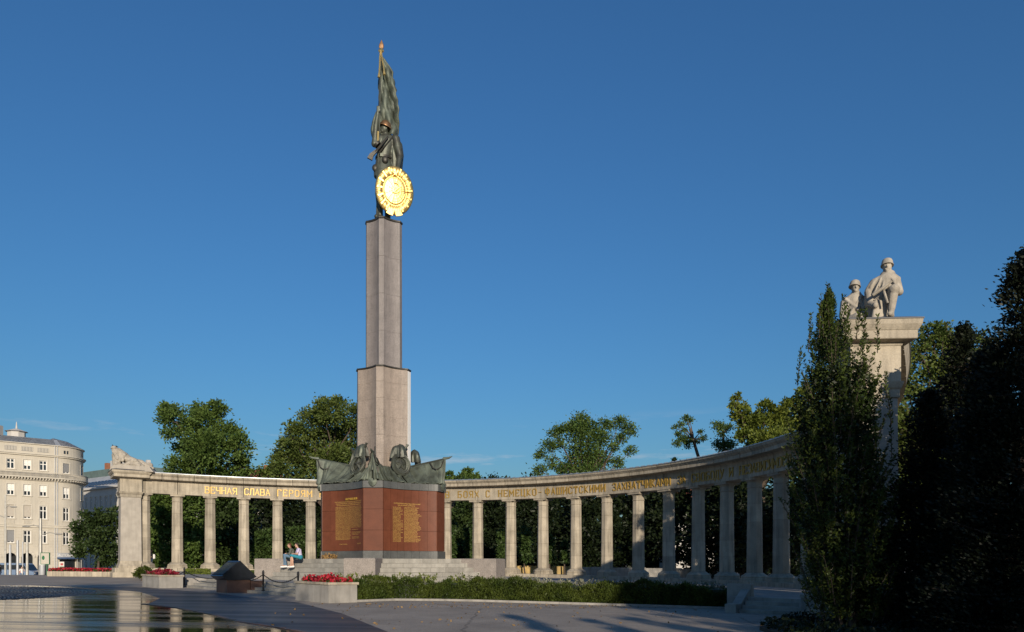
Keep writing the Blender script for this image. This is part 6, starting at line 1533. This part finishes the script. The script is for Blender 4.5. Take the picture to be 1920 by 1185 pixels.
    for u in us:
        m = MB()
        for k in range(8): m.box(u-.75+k*.2, u-.75+k*.2+.1, -.06, -.003, 19.75, 20.35, lambda x, y, z: Fc(x, -y, z))
        part('attic_balustrade', m, 'plaster_trim', t, kind='stuff'); part('attic_shade_panel', fbox(Fc, u-.8, u+.8, .0015, .004, 19.7, 20.4), 'shutter_grey', t)  # grey sheet on the flat wall paints the shade behind the balusters
        m = MB(); q = np.linspace(pi, 0, 11); m.add([Fc(u+.55*cos(x), .05, 11.35+.55*sin(x)) for x in q]+[Fc(u+.47*cos(x), .05, 11.35+.47*sin(x)) for x in q]+[Fc(u+.55*cos(x), .002, 11.35+.55*sin(x)) for x in q], [(i, 11+i, 12+i, i+1) for i in range(10)]+[(i, i+1, 23+i, 22+i) for i in range(10)]); part('fan_moulding', m, 'plaster_trim', t)
        m = MB()
        for k in range(6): m.box(u-.5+k*.18, u-.5+k*.18+.1, -.07, -.003, 8.0, 8.6, lambda x, y, z: Fc(x, -y, z))
        part('window_balustrade', m, 'plaster_trim', t, kind='stuff')
    for uu in (-.35, -.02): part('drain_pipe', MB().tube([Fc(uu, .1, zg), Fc(uu, .1, ZT)], .07, 6), 'zinc', t)
    # roof
    m = MB(); rows_ = []
    for u in cuts(UL, UR, .8): rows_.append([Fc(u, .2, ZT+.121), Fc(u, -2.2, ZT+1.35), Fc(u, -7 if u < 0 else -4.4, ZT+1.9)])
    m.grid(rows_[::-1]); m.grid(rows_); r = part('roof', m, 'zinc', t)
    a = Fc(-5.2, -4, 0); m = MB(); m.lathe([(1.3, ZT+1.2), (1.3, ZT+2.3), (1.7, ZT+2.35), (.15, ZT+2.9), (.05, ZT+4.0)], c=(a.x, a.y, 0), seg=8); part('roof_lantern', m, 'plaster_white', r)
    a = Fc(-8.2, -3.5, 0); m = MB(); m.box(a.x-.9, a.x+.9, a.y-.7, a.y+.7, ZT, ZT+3.0); part('chimney', m, 'plaster_white', r)
    # shop front on the corner
    s0, s1 = 4.5*R(3), 4.5*R(42)
    sh = thing('shop_front', 'small corner shop with blue fascia sign and green poster', 'shop')
    part('shop_glass', band(Fc, s0, s1, -.26, -.2, zg, 2.3, .4), 'glass', sh); part('canopy', band(Fc, s0-.3, s1+.9, .05, .9, 2.38, 2.62, .4), 'sign_blue', sh); fs = part('fascia', band(Fc, s0-.25, s1+.6, .04, .22, 2.63, 3.35, .4), 'zinc', sh)
    cu = bpy.data.curves.new('sign_text', 'FONT'); cu.body = 'AUTOELEKTRIK'; cu.size = .62; cu.extrude = .01; tmp = bpy.data.objects.new('tmp', cu); COL.objects.link(tmp)
    dg = bpy.context.evaluated_depsgraph_get(); dg.update(); me = bpy.data.meshes.new_from_object(tmp.evaluated_get(dg)); bpy.data.objects.remove(tmp)
    w = max(v.co.x for v in me.vertices)
    for v in me.vertices:
        u = s0-.15+(s1+.4-s0)*v.co.x/w; v.co = Fc(u, .235+v.co.z, 2.76+v.co.y)
    me.name = 'sign_lettering'; me.materials.clear(); link('sign_lettering', me, 'white_paint', fs)
    part('poster', fbox(Fc, s0+.05, s0+.75, .01, .05, .1, 1.9), 'white_paint', sh); part('poster_panel', fbox(Fc, s0+.08, s0+.72, .052, .06, .15, 1.1), 'sign_green', sh); part('poster_mark', fbox(Fc, s0+.2, s0+.6, .052, .06, 1.3, 1.65), 'red_cloth', sh)
    for u in (s1-.55, s1+.25): part('post', MB().tube([Fc(u, .6, zg), Fc(u, .6, 2.4)], .06, 6), 'pole_grey', sh)
corner_building()
def side_building():
    t = thing('grey_corner_house', 'shaded pale building with skylit grey roof behind the cream one', 'building', (0, 0, 0))
    A, Bc = Vector((-96.5, 159.7, 0)), Vector((-75.1, 145, 0)); e = (Bc-A).normalized(); L = (Bc-A).length
    Fc = Facade(Bc, e, .3, R(85)); zg, ZT = -.6, 16.6; holes = []; wins = []
    us = [-L+1.2+k*1.95 for k in range(13)]; us = [u for u in us if u < -.9]+[1.8, 4.2, 6.6, 9, 11.4, 13.8]
    for a, b in ((12.9, 15.1), (8.6, 10.9), (4.4, 6.6), (.6, 2.8)):
        for u in us: h = (u-.42, u+.42, a, b); holes.append(h); wins.append(h)
    part('wall', wall_with_holes(Fc, -L, 18, zg, ZT, holes, 1.0), 'plaster_white', t)
    for h in wins: window(Fc, t, h, 0)
    part('cornice_band', band(Fc, -L, 18, .002, .55, ZT, ZT+.4, 1), 'plaster_white', t); part('string_course', band(Fc, -L, 18, .002, .15, 11.7, 11.95, 1), 'plaster_white', t)
    m = MB(); m.grid([[Fc(u, .5, ZT+.41), Fc(u, -1.6, ZT+2.0), Fc(u, -3.2, ZT+3.2)] for u in cuts(-L, 18, 1)][::-1]); r = part('roof', m, 'zinc', t)
    part('attic_storey', band(Fc, -L, 18, -5, -3.1, ZT+3.1, ZT+4.6, 1), 'roof_green', t)
    for u in np.arange(-L+1, -1, 1.35):
        m = MB(); q = [(u, .05, ZT+.78), (u+.85, .05, ZT+.78), (u+.85, -1.3, ZT+1.83), (u, -1.3, ZT+1.83)]; m.add([Fc(a, b+.03, c+.06) for a, b, c in q]+[Fc(a, b, c-.05) for a, b, c in q], [(0, 1, 2, 3), (0, 4, 5, 1), (1, 5, 6, 2), (2, 6, 7, 3), (3, 7, 4, 0)]); part('skylight', m, 'glass', r)
    for u, w, h, mm in ((-15.5, 1.0, 1.6, 'brick'), (-13.2, 3.2, 1.9, 'plaster_white'), (-9, .5, 1.4, 'plaster_white'), (6, .7, 1.6, 'plaster_white')): part('chimney', fbox(Fc, u, u+w, -4.6, -3.9, ZT+4.4, ZT+4.5+h), mm, t)
side_building()

# ------------------------------------------------------------------ street at the left
def van():
    d = 92.; x = PX(40, d); g = -.42; t = thing('van', 'blue-grey delivery van parked before the arcade', 'van', (x, d, g), R(0))
    L = 4.3; W_ = 1.9
    pr = [(-2.15, .35), (2.05, .35), (2.15, .55), (2.12, 1.0), (1.45, 1.22), (.95, 1.92), (.7, 2.05), (-2.0, 2.1), (-2.13, 2.0)]
    m = MB(); n = len(pr); rg_ = []
    for y, s_, dz in ((-.95, .97, 0), (-.90, 1, 0), (.90, 1, 0), (.95, .97, 0)): rg_.append([(a*s_, y, .35+(b-.35)*(1 if abs(y) < .93 else .97)) for a, b in pr])
    m.loft(rg_); b = part('body', m, 'van_paint', t)
    for a0, a1 in ((-1.95, -1.2), (-1.1, .1), (.18, .95)):
        m = MB(); c = .35 if a0 > .1 else 0; q = [(a0, 1.28), (a1+c, 1.28), (a1, 1.85), (a0, 1.85)]; m.add([(x_, -.965, z) for x_, z in q]+[(x_, -.93, z) for x_, z in q], [(0, 1, 2, 3), (0, 4, 5, 1), (1, 5, 6, 2), (2, 6, 7, 3), (3, 7, 4, 0)]); part('side_window', m, 'glass', b)
    m = MB(); m.add([(1.50, -.82, 1.24), (1.50, .82, 1.24), (1.0, .78, 1.9), (1.0, -.78, 1.9)], [(0, 1, 2, 3)]); part('windscreen', m, 'glass', b)
    for xx in (-1.35, 1.35):
        for yy in (-.86, .86):
            m = MB(); Mx = Matrix.Translation((xx, yy, .33)) @ Matrix.Rotation(R(90), 4, 'X'); m.lathe([(.2, -.12), (.32, -.12), (.34, -.06), (.34, .06), (.32, .12), (.2, .12)], seg=18, M=Mx); w = part('wheel', m, 'rubber', t, True); m = MB(); m.lathe([(.02, -.125), (.19, -.125), (.19, .125), (.02, .125)], seg=14, M=Mx); part('rim', m, 'zinc', w)
    for yy in (-.7, .7): m = MB(); m.ell((2.1, yy, .82), (.06, .14, .1)); part('headlight', m, 'white_paint', t, True)
    m = MB(); m.box(2.08, 2.2, -.9, .9, .36, .6); part('bumper', m, 'black_metal', t)
van()
def pole(label, x, d, ytop, r, m='pole_grey', arms=()):
    X = PX(x, d); g = G(X, d); H = PZ(ytop, d)-g; t = thing('lamp_post' if arms else 'post', label, 'lamp post' if arms else 'post', (X, d, g), 0, 'poles along the street')
    part('mast', MB().tube([(0, 0, -.1), (0, 0, H*.5), (0, 0, H)], [r*1.2, r, r*.8], 8), m, t, True)
    part('foot', MB().lathe([(r*2, -.05), (r*2, .12), (r*1.3, .2)], seg=10), m, t)
    for dx, z, L in arms:
        a = part('arm', MB().tube([(0, 0, z), (dx*L*.6, 0, z+.25), (dx*L, 0, z+.1)], [.05, .04, .035], 6), m, t, True); q = MB(); q.ell((dx*(L+.3), 0, z+.08), (.42, .14, .09)); part('lamp_head', q, 'pole_grey', a, True)
pole('tall thin double-armed lamp post at far left', 10, 88, 928, .10, arms=((-1, 7.4, 1.0), (1, 8.6, .7)))
pole('thick pale tram mast beside the litter bin', 76, 78, 972, .17, arms=((-1, 5.6, 1.2), (1, 4.8, 1.6)))
pole('bare pale mast right of the pedestrian', 51, 82, 1005, .14)
pole('dark grey post in front of van rear', 19, 84, 1021, .13, 'zinc')
pole('dark grey post with bracket beside the pedestrian', 33, 84, 1013, .13, 'zinc', )
pole('thin dark signal post behind the pedestrian', 42.5, 85, 1016, .07, 'zinc')
def bin_():
    d = 66.; x = PX(79.5, d); t = thing('litter_bin', 'grey round litter bin at left end of the flower bed', 'bin', (x, d, G(x, d))); part('body', MB().lathe([(.2, 0), (.22, .05), (.24, .85), (.2, .86), (.19, .5)], seg=16), 'zinc', t, True); part('rim', MB().lathe([(.2, .862), (.26, .865), (.26, .92), (.2, .93)], seg=16), 'white_paint', t, True)
    d = 68.; x = PX(85, d); t = thing('poster_stand', 'green-framed poster stand behind the litter bin', 'sign', (x, d, G(x, d))); part('post', MB().tube([(.15, 0, 0), (.15, 0, 1.0)], .05, 8), 'sign_green', t); part('frame', MB().box(-.42, .42, -.05, .05, 1.0, 2.1), 'sign_green', t); part('poster', MB().box(-.36, .36, -.056, -.051, 1.06, 2.04), 'plaster', t); m = MB(); m.ell((-.15, -.058, 1.62), (.13, .006, .2)); part('poster_figure', m, 'sign_green', t)
bin_()
def left_bed():
    t = thing('flower_bed_wall', 'low pale stone wall of the long flower bed at left', 'wall')
    a, b = Vector(gpt(88, 1080.5)), Vector(gpt(212, 1081.5)); a.z = b.z = 0; e = (b-a).normalized(); n_ = Vector((-e.y, e.x, 0)); L = (b-a).length; k = 12
    for j in range(k):
        p, q = a+e*(L*j/k+.006), a+e*(L*(j+1)/k-.006); m = MB(); vs = [p, q, q+n_*.35, p+n_*.35]; m.add([(v.x, v.y, G(v.x, v.y)-.1) for v in vs]+[(v.x, v.y, G(v.x, v.y)+.40+.01*(j % 2)) for v in vs], [(0, 3, 2, 1), (4, 5, 6, 7), (0, 1, 5, 4), (1, 2, 6, 5), (2, 3, 7, 6), (3, 0, 4, 7)]); part('wall_stone', m, 'stone', t)
    m = MB(); vs = [a+n_*.35, b+n_*.35, b+n_*3, a+n_*3]; m.add([(v.x, v.y, G(v.x, v.y)+.34) for v in vs], [(0, 1, 2, 3)]); part('earth', m, 'soil', t)
    fb = thing('bedding_flowers', 'long strip of red bedding flowers at left', 'flowers')
    P = []
    for i in range(4200):
        q = a+e*(L*rnd.random())+n_*rnd.uniform(.4, 2.6); P.append((q.x, q.y, G(q.x, q.y)+.36+.30*rnd.random()))
    P = np.array(P); link('blossom', quadmesh('blossom', leafquads(P[:2400], .13, .9)), 'flower_red', fb); link('foliage', quadmesh('foliage', leafquads(P[2400:]-np.array([0, 0, .06]), .16)), 'leaf_ivy', fb)
left_bed()
